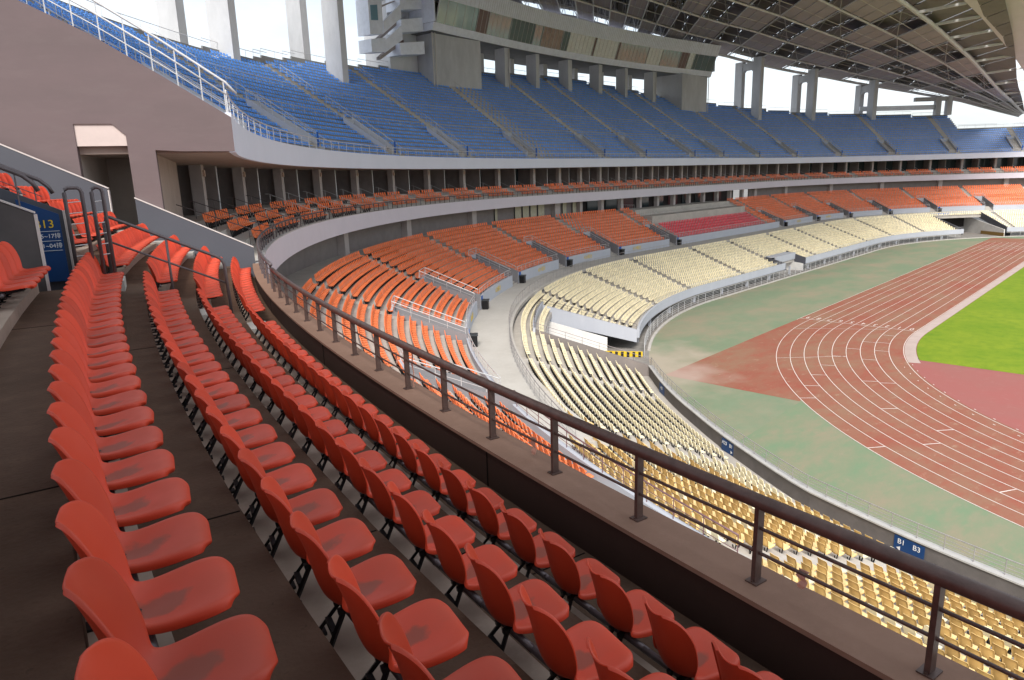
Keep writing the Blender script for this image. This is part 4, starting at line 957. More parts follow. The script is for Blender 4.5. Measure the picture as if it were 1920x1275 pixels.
e = empty('gate_sign', P(204.6, 10.8, 4.6), 'bright blue sign over the far vehicle tunnel', 'sign')
mb = MB(); slanted_wall(mb, 203.2, 10.75, 205.9, 10.75, 4.35, 5.3, 4.35, 5.3, .08); adopt(e, mb.build('sign_face', mat('bright_blue_sign', (.01, .12, .62), .5)))
plate_text('①', .8, 203.9, 10.7, 4.83, WHITE, e, mode='in', off=.03); plate_text('出口', .7, 205.1, 10.7, 4.83, WHITE, e, mode='in', off=.03)
for i, (s, t) in enumerate(((53.6, 'A23看台'), (65.2, 'A22看台'), (77.4, 'A21看台'), (88.2, 'A20看台'), (99.5, 'A19看台'), (163, 'A15看台'), (176.5, 'A14看台'))):
    e = empty('wall_number', P(s, 15.45, 5.9), 'yellow painted block number on the orange tier front wall, %s from near end' % ordinal(i + 1), 'painted sign', 'painted block numbers')
    plate_text(t, .62, s, 15.47, 5.95, YELLOW, e, mode='in', off=.012)
for i, (s, t) in enumerate(((47.6, 'A23'), (59.0, 'A22'), (36.3, 'B1'))):
    if i < 2:
        e = empty('pit_number', P(s, 17, 6), 'yellow number on the inner wall of the %s stair pit' % ordinal(i + 1), 'painted sign')
        a = s + 1.1 / scale_at(s, 18) - .12; plate_text(t, .75, a, 17.6, 6.6, YELLOW, e, mode='tan', off=.03)
# litter bins by the stair pits
for i, v in enumerate(VOM[:12]):
    s = v + 1.5 / scale_at(v, 16)
    e = empty('litter_bin', P(s, 15.1, 5.33), 'black litter bin with blue tags by the %s stair pit of the orange tier' % ordinal(i + 1), 'bin', 'bins along the walkway')
    mb = MB(); mb.box8([P(s + a, d, z) for z, g in ((5.35, .9), (6.15, 1.0)) for a, d in ((-.27 * g, 14.85), (.27 * g, 14.85), (.27 * g, 15.38), (-.27 * g, 15.38))]); adopt(e, mb.build('bin_body', BLACK))
    mb = MB(); mb.box8([P(s + a, d, z) for z in (6.152, 6.24) for a, d in ((-.31, 14.8), (.31, 14.8), (.31, 15.43), (-.31, 15.43))]); adopt(e, mb.build('bin_lid', mat('dark_grey_plastic', (.05, .055, .06), .5)))
    mb = MB(); mb.box8([P(s + a, d, z) for z in (6.26, 6.6) for a, d in ((-.2, 15.40), (.2, 15.40), (.2, 15.44), (-.2, 15.44))]); adopt(e, mb.build('blue_tag', mat('blue_panel', (.01, .10, .42))))

# ------------------------------------------------------------------ press box and its supports
DB = lambda s: 43.9 + 3.9 * (1 - ((s - 131.2) / 42.0) ** 2)
box_ = empty('press_box', P(131, 46, 40), 'long curved pale press box with greenish windows above the blue seats', 'building')
Q0, Q1 = 89.6, 172.6
def bd(off): return lambda s: DB(s) + off
mb = MB(); mb.sweep([(bd(.9), 40.0), (bd(.5), 41.15), (bd(9), 41.15), (bd(9), 40.0)], Q0, Q1, 2.0); adopt(box_, mb.build('lower_band', CLAD))
mb = MB(); mb.sweep([(bd(-.85), 44.45), (bd(-1.7), 46.9), (bd(9), 46.9), (bd(9), 44.45)], Q0, Q1, 2.0); adopt(box_, mb.build('upper_band', CLAD))
mb = MB(); mb.sweep([(bd(1.6), 41.15), (bd(1.6), 44.45), (bd(8.9), 44.45), (bd(8.9), 41.15)], Q0 + .2, Q1 - .2, 2.0); adopt(box_, mb.build('room_interior', mat('dim_room_wall', (.20, .17, .13), .8, .4, .5)))
mb = MB(); mb.sweep([(bd(1.0), 39.9), (bd(12), 39.9), (bd(12), 39.99), (bd(1.0), 39.99)], Q0, Q1, 2.0); adopt(box_, mb.build('soffit', mat('slate_soffit', (.2, .21, .23), .8, .2, .6)))
segs = [(95.5, 'g'), (98.5, 'b'), (105.0, 'g'), (112, 'd'), (114.5, 'g'), (121, 'w'), (123.0, 'd'), (131.3, 'c'), (132.0, 'b'), (139.6, 'c'), (140.3, 'b'), (150.5, 'g'), (155.5, 'c'), (162.2, 'g'), (165.2, 'b'), (167.2, 'c'), (172.5, 'd')]
GM = {'g': GGLASS, 'b': BRWN, 'd': mat('deep_green_glass', (.10, .17, .155), .3, .3, .3, spec=.3), 'w': mat('warm_lit_room_glass', (.26, .23, .17), .15, .4, .7), 'c': CURT}
cur = 89.8; fm = MB()
for e_, ty in segs:
    mb = MB(); mb.sweep([(bd(.42), 41.15), (bd(-.80), 44.45), (bd(-.72), 44.45), (bd(.50), 41.15)], cur + .06, e_ - .06, 1.6); adopt(box_, mb.build('window', GM[ty]))
    for q in range(int((e_ - cur) / 1.25) + 1):
        s = cur + q * 1.25
        fm.bar(P(s, DB(s) + .40, 41.15), P(s, DB(s) - .83, 44.45), .035 if q else .22, .05)
    cur = e_
adopt(box_, fm.build('window_mullions', mat('window_frame_grey', (.6, .6, .58), .5)))
ln = MB()
for q in range(140):      # joints in the cladding
    s = Q0 + .3 + q * .592
    if s > Q1 - .2: break
    ln.bar(P(s, DB(s) - .862, 44.47), P(s, DB(s) - 1.712, 46.88), .03, .012)
adopt(box_, ln.build('cladding_joints', mat('joint_grey', (.5, .5, .52), .8)))  # joint lines in a plain darker grey
for qq in (Q0 - .1, Q1 + .1): mb = MB(); slanted_wall(mb, qq, 44.0, qq, 52, 41.15, 44.45, 41.15, 44.45, .2); adopt(box_, mb.build('end_wall', CLAD))
def block(name, s0, s1, d0, d1, z0, z1, m, label, cat):
    mb = MB(); n = 5; 
    mb.sweep([(d0, z0), (d1, z0), (d1, z1), (d0, z1)], s0, s1, 1.5)
    return tag(mb.build(name, m), label, cat)
block('support_wall', 90.3, 97.4, 46.2, 53.5, 28, 39.95, TOWER, 'massive grey concrete block carrying the left end of the press box', 'wall')
block('support_wall', 163.6, 172.2, 45.4, 54, 28, 39.95, TOWER, 'grey concrete block carrying the right end of the press box', 'wall')
for i, (s, w_) in enumerate(((99.4, .0), (105.6, .62), (115, .5), (125.6, .62), (136, .62), (145.2, .5), (155.4, .62))):
    if w_ == 0: continue
    mb = MB()
    for d0, d1 in ((DB(s) + 1.4, DB(s) + 3.9), (DB(s) + 8, DB(s) + 9.4)): mb.box8([P(s + a, d, z) for z in (28, 39.95) for a, d in ((-w_, d0), (w_, d0), (w_, d1), (-w_, d1))])
    o = mb.build('press_box_pier', TOWER); tag(o, 'grey pier under the press box, %s from the left' % ordinal(i), 'column', 'piers under the press box')
for s in (90.15, 97.6, 105.2, 155.0, 172.5):
    pass
mb = MB()
pipes = [(90.1, 46.0), (90.45, 46.0), (105.9, DB(105.6) + 1.3), (155.7, DB(155.4) + 1.3), (172.35, 45.3)]
for i, (s, d) in enumerate(pipes):
    m_ = MB(); m_.tube([P(s, d - .12, 30), P(s, d - .12, 39.9)], .1, 6); tag(m_.build('drain_pipe', mat('pale_pipe', (.55, .53, .5), .5)), 'pale drain pipe down the front of a pier, %s from the left' % ordinal(i + 1), 'pipe', 'drain pipes')
for i, (s, h) in enumerate(((141.5, 2.2), (147.5, 2.0))):
    m_ = MB(); m_.tube([P(s, DB(s), 46.9), P(s, DB(s), 46.9 + h)], .05, 5); tag(m_.build('aerial', STEELW), 'thin aerial on the press box roof, %s from the left' % ordinal(i + 1), 'aerial')
# stair tower
tw = empty('stair_tower', P(86, 47, 33), 'pale concrete stair tower with zigzag flights left of the press box', 'tower')
def plate(poly, d0, d1):
    mb = MB(); k = len(mb.v)
    for d in (d0, d1): mb.v.extend([tuple(P(s, d, z)) for s, z in poly])
    m = len(poly); mb.f.append(tuple(range(m))); mb.f.append(tuple(range(2 * m - 1, m - 1, -1)))
    for j in range(m): mb.f.append((j, (j + 1) % m, m + (j + 1) % m, m + j))
    return mb
adopt(tw, plate([(86.9, 30), (90.2, 30), (90.2, 50), (86.9, 50)], 49.6, 55).build('shaft', TOWER))
for poly in ([(86.5, 35.9), (89.5, 36.6), (89.5, 38.5), (86.5, 37.6)], [(86.8, 39.2), (89.5, 40.0), (89.5, 42.0), (86.8, 41.0)], [(86.8, 42.4), (89.5, 43.2), (89.5, 46.6), (86.8, 46.2)]): adopt(tw, plate(poly, 46.6, 49.6).build('landing', CLAD))
for poly in ([(84.6, 35.8), (86.8, 38.1), (86.8, 40.2), (84.6, 37.5)], [(84.6, 38.5), (86.8, 41.2), (86.8, 43.2), (84.6, 40.1)], [(84.6, 42.8), (86.8, 44.6), (86.8, 46.0), (84.6, 44.4)]): adopt(tw, plate(poly, 46.5, 46.75).build('flight_parapet', CLAD), plate([(a, b - .9 if j < 2 else b - 2.2) for j, (a, b) in enumerate(poly)], 47.6, 48.4).build('stair_flight', SHAFT))
adopt(tw, plate([(83.0, 35.5), (84.7, 35.9), (84.7, 37.9), (83.0, 37.3)], 46.5, 49).build('landing', CLAD), plate([(83.0, 37.9), (84.6, 38.4), (84.6, 46.5), (83.0, 46.2)], 46.6, 49).build('window_turret', CLAD))
adopt(tw, plate([(83.2, 39.9), (84.0, 40.1), (84.0, 42.2), (83.2, 41.9)], 46.52, 46.6).build('window', mat('sky_blue_glass', (.18, .32, .40), .1, spec=.8)))
adopt(tw, plate([(88.0, 37.8), (88.6, 37.9), (88.6, 38.9), (88.0, 38.8)], 49.5, 49.6).build('window', BRWN))

# ------------------------------------------------------------------ portal columns
def portal(s, ztop, label, beam=True, i=0):
    e = empty('portal_column', P(s, 47, 30), label, 'column'); w_ = .62 / scale_at(s, 44)
    for d0, d1, zt_ in ((42.9, 45.5, ztop), (49.0, 51.4, ztop - .6)):
        mb = MB(); mb.box8([P(s + a, d, z) for z in (28, zt_) for a, d in ((-w_, d0), (w_, d0), (w_, d1), (-w_, d1))]); adopt(e, mb.build('pillar', TOWER))
    mb = MB(); w_ *= .8; z1 = ztop - 1.1
    poly = [(45.5, z1 - 2.4), (46.1, z1 - 1.8), (48.4, z1 - 1.8), (49.0, z1 - 2.4), (49.0, z1), (45.5, z1)]
    radial_wall(mb, poly, s, w_ * 2 * scale_at(s, 47)); adopt(e, mb.build('cross_beam', TOWER))
    mb = MB(); mb.tube([P(s - w_, 51.0, 31), P(s - w_, 51.0, ztop - .8)], .13, 6); adopt(e, mb.build('drain_pipe', mat('dark_pipe', (.09, .09, .1), .5)))
portal(65.3, 56, 'tall twin concrete pillar left of the press box, leftmost in the picture')
portal(77.2, 56, 'tall twin concrete pillar nearest the stair tower')
portal(183.2, 45.9, 'twin concrete pillar with a cross beam just right of the press box')
portal(194.6, 43.5, 'middle one of the three twin pillars right of the press box')
portal(206.0, 40.8, 'smallest twin pillar, furthest right along the blue seats')
m_ = MB(); m_.sweep([(46.9, 32.7), (47.3, 32.7), (47.3, 34.0), (46.9, 34.0)], 205, 217.5, 2); tag(m_.build('back_beam', CLAD), 'pale horizontal beam behind the top right blue seats', 'beam')
m_ = MB()
for s in (217.7, 219.4): m_.box8([P(s + a, d, z) for z in (31, 36.2) for a, d in ((-.4, 46), (.4, 46), (.4, 47.5), (-.4, 47.5))])
m_.sweep([(46.1, 35.0), (47.3, 35.0), (47.3, 36.1), (46.1, 36.1)], 214, 219.4, 2); tag(m_.build('end_frame', TOWER), 'small concrete frame at the right end of the high blue seats', 'frame')

# ------------------------------------------------------------------ roof
roof = empty('grandstand_roof', P(150, 48, 42), 'huge brown space frame roof with suspended panels over the far stand', 'roof')
ZR = [(0, 49.0), (35, 48.0), (48.5, 47.3), (58, 45.2), (69, 42.7), (82, 38.6), (90, 35.6), (99, 30.2)]
ZF = [(-80, 45.0), (28, 44.6), (53, 43.7), (75, 42.6), (109, 39.8), (161, 33.4), (175, 31.0)]
def rf(u, v, up=0.0):
    """u: 0 at the left end .. 1 at the tip, v: 0 rear .. 1 front"""
    s = 88 + (230.8 - 88) * u; x, y, _, _ = base(s, 52.0); zr = interp(ZR, abs(s - HALF))
    fx = x - 1.35 * (y - 56); fy = 56.0 if u < .93 else 56.0 + (54.5 - 56) * (u - .93) / .07
    if u > .985: fx = min(fx, x)
    zf = interp(ZF, fx)
    taper = min(1, (1 - u) * 9) * min(1, .35 + v * 3)
    return Vector((x + (fx - x) * v, y + (fy - y) * v, zr + (zf - zr) * v + up * taper * (1 - .5 * min(v, 1) ** 2)))
NU, NV = 26, 5
DECK = two_noise('roof_underside', [(0.245, 0.227, 0.223), (0.180, 0.166, 0.162), (0.302, 0.281, 0.274)], [(0.15, .4, .7, .7), (1, .5, .8, .5)], .8, bump=0)
PANEL = two_noise('suspended_panel', [(0.421, 0.374, 0.390), (0.367, 0.320, 0.335), (0.468, 0.413, 0.429)], [(0.15, .4, .7, .7), (1, .5, .8, .5)], .75, bump=0)
TUBE = mat('grey_roof_tube', (.66, .65, .65), .5, .15, 2, metal=.2)
mb = MB()
for i in range(NU * 2):
    u0, u1 = i / (NU * 2), (i + .945) / (NU * 2)
    for j in range(NV * 2 + 3):
        v0, v1 = j / (NV * 2), (j + 1) / (NV * 2)
        a, b, c, d = rf(u0, v0, 3.6), rf(u1, v0, 3.6), rf(u1, v1, 3.6), rf(u0, v1, 3.6); t = Vector((0, 0, .12)); mb.box8([a, b, c, d, a + t, b + t, c + t, d + t])
adopt(roof, mb.build('deck_sheeting', DECK))
mb = MB()
for i in range(NU):
    for j in range(NV):
        if (i + j) % 2: continue
        u0, u1, v0, v1 = (i + .04) / NU, (i + .96) / NU, (j + .05) / NV, (j + .95) / NV
        a, b, c, d = rf(u0, v0, .12), rf(u1, v0, .12), rf(u1, v1, .12), rf(u0, v1, .12); t = Vector((0, 0, .25)); mb.box8([a, b, c, d, a + t, b + t, c + t, d + t])
adopt(roof, mb.build('suspended_panels', PANEL))
mb = MB(); dk = MB()
for j in range(NV + 1):
    mb.tube([rf(i / (NU * 2), j / NV) for i in range(NU * 2 + 1)], .20 if j not in (0, NV) else .38, 6)
for i in range(NU + 1):
    mb.tube([rf(i / NU, j / NV) for j in range(NV + 1)], .13, 5)
    dk.tube([rf(i / NU, j / NV, 3.3) for j in range(NV + 1)], .11, 4)
adopt(roof, mb.build('lower_chords', TUBE))
for i in range(NU):
    for j in range(NV):
        a = rf(i / NU, j / NV); b = rf((i + 1) / NU, (j + 1) / NV); c = rf((i + .5) / NU, (j + .5) / NV, 3.3)
        for q in (a, b, rf((i + 1) / NU, j / NV), rf(i / NU, (j + 1) / NV)): dk.tube([q, c], .085, 4)
        for q in (.25, .75): dk.tube([rf((i + q) / NU, j / NV, .2), rf((i + q) / NU, (j + .5) / NV, 3.0), rf((i + q) / NU, (j + 1) / NV, .2)], .06, 4)
        dk.tube([rf(i / NU, (j + .5) / NV, .1), rf((i + 1) / NU, (j + .5) / NV, .1)], .07, 4)
        if (i + j) % 2 == 0:
            dk.bar(rf((i + .33) / NU, j / NV, -.0), rf((i + .33) / NU, (j + 1) / NV, -.0), .07); dk.bar(rf((i + .66) / NU, j / NV, 0), rf((i + .66) / NU, (j + 1) / NV, 0), .07)
for j in range(NV * 3):
    v = (j + .5) / (NV * 3)
    if j % 2 == 0: dk.tube([rf(i / NU, v, 3.2) for i in range(NU + 1)], .08, 4)
adopt(roof, dk.build('web_members', mat('dark_roof_tube', (.48, .465, .46), .6, metal=.2)))
# zigzag joists along the open strips between sheets
mb = MB()
for i in range(0, NU * 2, 1):
    for q in range(40):
        v0 = q / 40; v1 = (q + 1) / 40; a = rf((i + (.94 if q % 2 else 1.0)) / (NU * 2), v0, 3.5); b = rf((i + (1.0 if q % 2 else .94)) / (NU * 2), v1, 3.5); mb.bar(a, b, .14)
adopt(roof, mb.build('open_web_joists', mat('black_joist', (.03, .028, .025), .7)))
# ladder and membrane band along the front edge
mb = MB(); pan = MB(); NF = 34
def front(u): p = rf(u, 1.0); return p
for i in range(NF + 1):
    u = .02 + .95 * i / NF; p = front(u); mb.bar(p, p + Vector((2.0, -7.0, .6)), .45, .45)
adopt(roof, mb.build('edge_ladder_beams', TUBE))
for i in range(NF):
    u = .02 + .95 * i / NF; w_ = .02 + .95 * (i + 1) / NF; a = front(u) + Vector((2, -7, .6)); b = front(w_) + Vector((2, -7, .6)); o1 = Vector((3.5, -13, 2.6)); t = Vector((0, 0, .3))
    pan.box8([a, b, b + o1, a + o1, a + t, b + t, b + o1 + t, a + o1 + t])
adopt(roof, pan.build('edge_membrane', mat('mauve_membrane', (.62, .57, .61), .6, .08, .4)))
# upper terrace over the nearest seats (out of the picture, it shades them)
ov = empty('overhead_terrace', P(0, 28, 19), 'upper terrace structure above the nearest seats, outside the picture', 'grandstand')
mb = MB(); mb.sweep([(26.75, 18.5), (50, 33.9), (50, 34.6), (26.75, 19.7)], -60, 13.2, 2)
mb.sweep([(31.0, 21.3), (50, 33.9), (50, 34.6), (31.0, 22.2)], 13.2, 22.0, 2); adopt(ov, mb.build('raker_slab', PAINT))
# floodlight mast beyond the stand
m_ = MB(); fp = Vector((170, 190, 0))
for dx, dy in ((-.6, -.6), (.6, -.6), (.6, .6), (-.6, .6)): m_.tube([fp + Vector((dx * 2, dy * 2, 0)), fp + Vector((dx, dy, 50))], .15, 4)
for q in range(5): m_.bar(fp + Vector((-3.5, 0, 50 + q * 1.6)), fp + Vector((3.5, 0, 50 + q * 1.6)), .3, .5)
tag(m_.build('floodlight_mast', mat('grey_mast', (.4, .4, .4))), 'small lattice mast on the skyline between two twin pillars', 'mast')

# ------------------------------------------------------------------ seats
PROF = [(-.050, .866), (-.044, .862), (-.034, .845), (-.020, .81), (-.002, .758), (.014, .70), (.028, .635), (.040, .57), (.056, .51), (.076, .455), (.104, .418), (.14, .400), (.19, .398), (.26, .409), (.335, .427), (.40, .444), (.452, .455), (.488, .456), (.512, .448), (.530, .430), (.537, .402)]
HW = [.070, .104, .148, .184, .205, .212, .211, .204, .193, .180, .171, .171, .182, .198, .211, .214, .205, .184, .154, .120, .088]
CV = [.02, .035, .055, .07, .08, .088, .094, .096, .092, .084, .072, .060, .046, .036, .028, .020, .014, .008, .0, .0, .0]
def shell_mesh(name, m, nt_=11, thick=.011, sub=1, smooth_sub=False, flat=False):
    idx = list(range(0, len(PROF), sub)); idx = idx if idx[-1] == len(PROF) - 1 else idx + [len(PROF) - 1]
    pr = [PROF[i] for i in idx]; hw = [HW[i] for i in idx]; cv = [CV[i] * (.45 if flat else 1) for i in idx]
    if flat: hw = [max(w_, .19) if z_ > .75 else (w_ if z_ > .5 else max(w_, .19)) for w_, (x_, z_) in zip(hw, pr)]
    ts = [-1, -1] + [-1 + 2 * i / (nt_ - 3) for i in range(1, nt_ - 3)] + [1, 1]
    V = []; F = []; n = len(pr); m_ = len(ts)
    for lay in (0, 1):
        for i, (x, z) in enumerate(pr):
            a = pr[max(i - 1, 0)]; b = pr[min(i + 1, n - 1)]; tx, tz = b[0] - a[0], b[1] - a[1]; l = hypot(tx, tz); nx, nz = -tz / l, tx / l   # up / forward side
            if nz < 0 and i > n // 2: nx, nz = -nx, -nz
            for j, t in enumerate(ts):
                rim = (j == 0 or j == m_ - 1); y = hw[i] * (t + (.035 * (1 if t > 0 else -1) if rim else 0)) * (1.0 if abs(t) < .99 else .99)
                off = cv[i] * t * t - ((.022 if z > .46 else .046) if rim else 0) - (thick if lay and not rim else 0) - (.0 if not rim else .002 * lay)
                if i == n - 1: off -= .012
                V.append((x + nx * off, y, z + nz * off))
    N = n * m_
    for lay in (0, 1):
        o = lay * N
        for i in range(n - 1):
            for j in range(m_ - 1):
                q = (o + i * m_ + j, o + i * m_ + j + 1, o + (i + 1) * m_ + j + 1, o + (i + 1) * m_ + j); F.append(q if not lay else q[::-1])
    for i in range(n - 1):
        F.append((i * m_, (i + 1) * m_, N + (i + 1) * m_, N + i * m_)); F.append(((i + 1) * m_ - 1, N + (i + 1) * m_ - 1, N + (i + 2) * m_ - 1, (i + 2) * m_ - 1))
    for j in range(m_ - 1):
        F.append((j, N + j, N + j + 1, j + 1)); F.append((N - m_ + j, N - m_ + j + 1, 2 * N - m_ + j + 1, 2 * N - m_ + j))
    me = bpy.data.meshes.new(name); me.from_pydata(V, [], F); me.materials.append(m)
    bm = bmesh.new(); bm.from_mesh(me); bmesh.ops.recalc_face_normals(bm, faces=bm.faces); bm.to_mesh(me); bm.free()
    if smooth_sub:
        o = bpy.data.objects.new('tmp', me); COL.objects.link(o); md = o.modifiers.new('s', 'SUBSURF'); md.levels = 2
        me2 = bpy.data.meshes.new_from_object(o.evaluated_get(bpy.context.evaluated_depsgraph_get())); bpy.data.objects.remove(o); me = me2; me.name = name
    for p in me.polygons: p.use_smooth = True
    return me
def bracket_mesh(m, simple=False):
    mb = MB()
    if simple:
        mb.bar((.10, 0, .34), (.18, 0, .02), .04, .03); mb.bar((.34, 0, .35), (.20, 0, .02), .04, .03)
    else:
        for y in (-.075, .075):
            mb.bar((.40, y * .6, .385), (.12, y * .6, .35), .03, .03); mb.bar((.16, y * .5, .36), (.03, y * 1.5, .16), .022, .018)
            mb.box((-.03, y * 1.5 - .035, .155), (.08, y * 1.5 + .035, .17))
        mb.bar((.09, -.07, .255), (.09, .07, .255), .03, .03)
    o = mb.build('tmp', m); me = o.data; bpy.data.objects.remove(o); return me
def beam_mesh(L, m):
    mb = MB(); mb.tube([(.17, -L / 2, .345), (.17, L / 2, .345)], .024, 8); o = mb.build('tmp', m, smooth=True); me = o.data; bpy.data.objects.remove(o); return me
def hole_mesh():
    mb = MB(); n = 12; k = 0
    pts = [(.15 + .020 * cos(2 * pi * i / n), .015 * sin(2 * pi * i / n), .4085 - .001 * cos(2 * pi * i / n)) for i in range(n)]
    mb.v = [tuple(p) for p in pts]; mb.f = [tuple(range(n))]; o = mb.build('tmp', BLACK, recalc=False); me = o.data; bpy.data.objects.remove(o)
    return me
def simple_seat(kind):
    """light stand-in geometry for seats a few pixels wide: bent back and pan with thickness and feet"""
    pr = [(.0, .79), (.012, .75), (.035, .62), (.055, .47), (.11, .40), (.24, .385), (.35, .395), (.385, .36)]; hw = [.085, .14, .16, .145, .145, .158, .155, .10]
    if kind == 'blue': pr = [(x, .03 + z * .68) for x, z in pr]; hw = [q * 1.14 for q in hw]
    V = []; F = []
    for lay, t in ((0, 0), (1, .03)):
        for i, (x, z) in enumerate(pr):
            for y in (-hw[i], hw[i]): V.append((x - (t if i < 3 else 0), y, z - (t if i >= 3 else 0)))
    n = len(pr)
    for i in range(n - 1):
        a = 2 * i; F.append((a, a + 1, a + 3, a + 2)); b = 2 * n + a; F.append((b + 2, b + 3, b + 1, b)); F.append((a, a + 2, b + 2, b)); F.append((a + 1, b + 1, b + 3, a + 3))
    F.append((0, 2 * n, 2 * n + 1, 1)); a = 2 * n - 2; F.append((a, a + 1, 4 * n - 1, 4 * n - 2))
    return V, F

mats_of = {'foreground': ORANGE, 'box': ORANGE2, 'lower': ORANGE2, 'yellow': CREAM, 'blue': BLUE, 'crimson': CRIMSON}
def visible(p, yawz):
    """seat in the frame and not hidden by the structure built so far"""
    q = pix(p + Vector((0, 0, .5)))
    if q is None or not (-40 < q[0] < 1960 and -40 < q[1] < 1320): return False
    for up_, fw_ in ((.75, .02), (.45, .35)):
        t = p + Vector((cos(yawz) * fw_, sin(yawz) * fw_, up_)); d = t - CAMP; L = d.length
        hit, loc, _, _, ob, _ = S.ray_cast(dg, CAMP, d.normalized(), distance=L - .35)
        if not hit: return True
    return False
protos = {}
def proto(kind):
    if kind in protos: return protos[kind]
    m = mats_of[kind]; meshes = []
    if kind in ('foreground',):
        meshes = [('shell', shell_mesh('shell', m, smooth_sub=True)), ('bracket', bracket_mesh(BLACK)), ('beam', beam_mesh(.56, STEELG)), ('drain_hole', hole_mesh())]
    elif kind in ('yellow', 'box', 'lower'):
        meshes = [('shell', shell_mesh('shell', m, 9, .014, 2, flat=True)), ('bracket', bracket_mesh(BLACK, True))]
        for _, me in meshes: me.transform(Matrix.Diagonal((.80 if kind != 'box' else .9, .84, .93, 1)))
    else:
        V, F = simple_seat(kind); me = bpy.data.meshes.new('plastic_seat'); me.from_pydata(V, [], F); me.materials.append(m); meshes = [(None, me)]
    protos[kind] = meshes; return meshes
for k_ in mats_of: proto(k_)
bpy.context.view_layer.update()
dg = bpy.context.evaluated_depsgraph_get()
def place(kind, rec, label, cat, group, name):
    p, rz, row, block, i = rec; ms = proto(kind)
    if ms[0][0] is None:
        o = bpy.data.objects.new(name, ms[0][1]); COL.objects.link(o); o.location = p; o.rotation_euler = (0, 0, rz); tag(o, label, cat, group); return o
    r = empty(name, p, label, cat, group); r.rotation_euler = (0, 0, rz)
    for nm, me in ms:
        if nm == 'drain_hole' and p_dist(p) > 9: continue
        c = bpy.data.objects.new(nm, me); COL.objects.link(c); c.parent = r if nm != 'drain_hole' else sh_
        if nm == 'shell': sh_ = c
        if nm == 'beam': c.rotation_euler = (0, 0, radians(6.5))
    return r
def p_dist(p): return (p - CAMP).length
def stuff_seats(recs, m, name, label, cat, group=None):
    V0, F0 = simple_seat('blue' if 'blue' in name else '')
    V = []; F = []; T = []; rnd = random.Random(3)
    for p, rz, *_ in recs:
        c, s_ = cos(rz), sin(rz); k = len(V)
        V.extend([(p.x + c * x - s_ * y, p.y + s_ * x + c * y, p.z + z) for x, y, z in V0]); F.extend([tuple(k + q for q in f) for f in F0]); T.extend([rnd.random()] * len(V0))
    me = bpy.data.meshes.new(name); me.from_pydata(V, [], F); me.materials.append(m)
    at = me.attributes.new('seat_tint', 'FLOAT', 'POINT'); at.data.foreach_set('value', T)
    o = bpy.data.objects.new(name, me); COL.objects.link(o); tag(o, label, cat, group, 'stuff'); return o
def stuff_brackets(recs, name, label):
    mb = MB()
    for p, rz, *_ in recs:
        M = Matrix.Translation(p) @ Matrix.Rotation(rz, 4, 'Z')
        for a, b in (((.08, 0, .38), (.15, 0, .01)), ((.30, 0, .38), (.17, 0, .01))):
            a = M @ Vector(a); b = M @ Vector(b); mb.bar(a, b, .05, .05)
    return mb
def split(recs, cap, kind):
    recs = sorted(recs, key=lambda r: p_dist(r[0])); vis = []; rest = []
    for r in recs:
        if len(vis) < cap:
            if visible(r[0], r[1]): vis.append(r)
            else: rest.append(r)
        else: rest.append(r)
    return vis, rest
def inframe(r, mrg=260):
    q = pix(r[0]); return q is not None and -mrg < q[0] < 1920 + mrg and -mrg - 60 < q[1] < 1275 + mrg
fg = SEATS['foreground']
vis, rest = split(fg, 300, 'foreground')
vis = [(r[0], r[1] - radians(6.5) + random.uniform(-.012, .012), r[2], r[3], r[4]) for r in vis]
for r in vis:
    p, rz, row, block, i = r
    if block == 0: lab = 'worn red seat, %s from the stair aisle in the %s row above the parapet' % (ordinal(i + 1), ordinal(row))
    else: lab = 'orange seat beyond the stair aisle, %s from it in the %s row above the parapet' % (ordinal(i + 1), ordinal(row))
    place('foreground', r, lab, 'seat', 'orange red seats in the nearest rows', 'orange_seat')
near_rest = [r for r in rest if p_dist(r[0]) < 14 or inframe(r)]
if near_rest:
    for r in near_rest:
        if len(vis) > 290: break
        r = (r[0], r[1] - radians(6.5), *r[2:]); p, rz, row, block, i = r; vis.append(r)
        place('foreground', r, 'partly hidden red seat, %s along the %s row above the parapet%s' % (ordinal(i + 1), ordinal(row), ' beyond the aisle' if block else ''), 'seat', 'orange red seats in the nearest rows', 'orange_seat')
bl = [r for r in SEATS['box'] + [(*r[:3], -r[3], r[4]) for r in SEATS['lower']] if inframe(r)]
vis2, rest2 = split(bl, max(40, 320 - len(vis)), 'box')
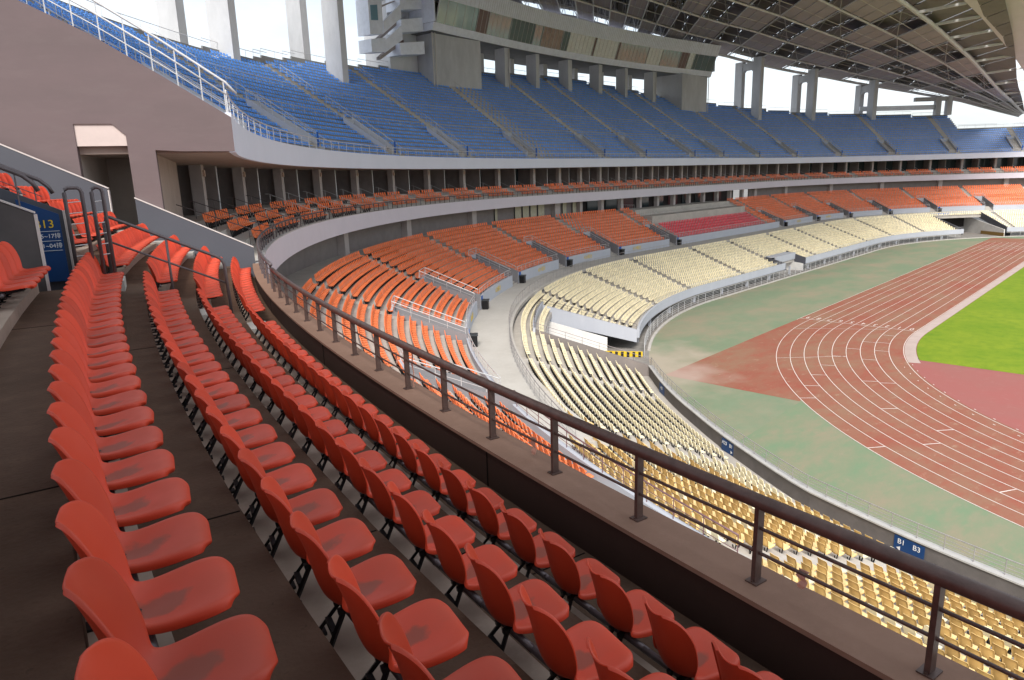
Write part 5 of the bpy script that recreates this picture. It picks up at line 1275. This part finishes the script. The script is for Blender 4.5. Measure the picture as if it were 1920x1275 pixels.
for r in vis2:
    p, rz, row, block, i = r
    if block > 0: place('box', r, 'orange seat in the %s box from the mauve gable wall, %s in the %s row' % (ordinal(block), ordinal(i + 1), ordinal(row)), 'seat', 'orange seats in the balcony boxes', 'box_seat')
    else: place('lower', r, 'orange middle tier seat, %s in the %s row up, %s block from near end' % (ordinal(i + 1), ordinal(row), ordinal(-block)), 'seat', 'orange seats in the middle tier', 'orange_seat')
stuff_seats(rest2, ORANGE_S, 'orange_seats', 'countless orange seats of the middle tier and the balcony boxes', 'seats')
tag(stuff_brackets([r for r in rest2 if p_dist(r[0]) < 70], '', '').build('orange_seat_brackets', BLACK), 'dark metal brackets under the mass of orange seats', 'brackets', kind='stuff')
yl = [r for r in SEATS['yellow'] if inframe(r)]
vis3, rest3 = split(yl, 300, 'yellow')
for r in vis3:
    p, rz, row, block, i = r
    place('yellow', r, 'cream seat, %s in the %s row from the track, %s block from near end' % (ordinal(i + 1), ordinal(row), ordinal(block + 1)), 'seat', 'cream seats of the lowest tier', 'cream_seat')
stuff_seats(rest3, CREAM_S, 'cream_seats', 'countless cream seats of the lowest tier', 'seats')
tag(stuff_brackets([r for r in rest3 if p_dist(r[0]) < 75], '', '').build('cream_seat_brackets', BLACK), 'dark metal brackets under the mass of cream seats', 'brackets', kind='stuff')
bu = [r for r in SEATS['blue'] if inframe(r, 120)]
vis4, rest4 = split(bu, 300, 'blue')
for r in vis4:
    p, rz, row, block, i = r
    place('blue', r, 'blue seat, %s in the %s row of the %s block from the mauve gable wall' % (ordinal(i + 1), ordinal(row), ordinal(block)), 'seat', 'blue seats of the upper tier', 'blue_seat')
stuff_seats(rest4, BLUE_S, 'blue_seats', 'countless blue seats of the upper tier', 'seats')
cr_ = [r for r in SEATS['crimson'] if inframe(r)]
vis5, rest5 = split(cr_, 300, 'crimson')
for r in vis5:
    p, rz, row, block, i = r
    place('crimson', r, 'crimson seat, %s from the left in the %s crimson row, section %d' % (ordinal(i + 1), ordinal(row), block), 'seat', 'crimson seats in front of the platform', 'crimson_seat')
if rest5: stuff_seats(rest5, CRIMSON, 'crimson_seats', 'the remaining crimson seats in front of the empty platform', 'seats')
print('SEATS', len(vis), len(vis2), len(rest2), len(vis3), len(rest3), len(vis4), len(rest4), len(vis5), len(rest5))
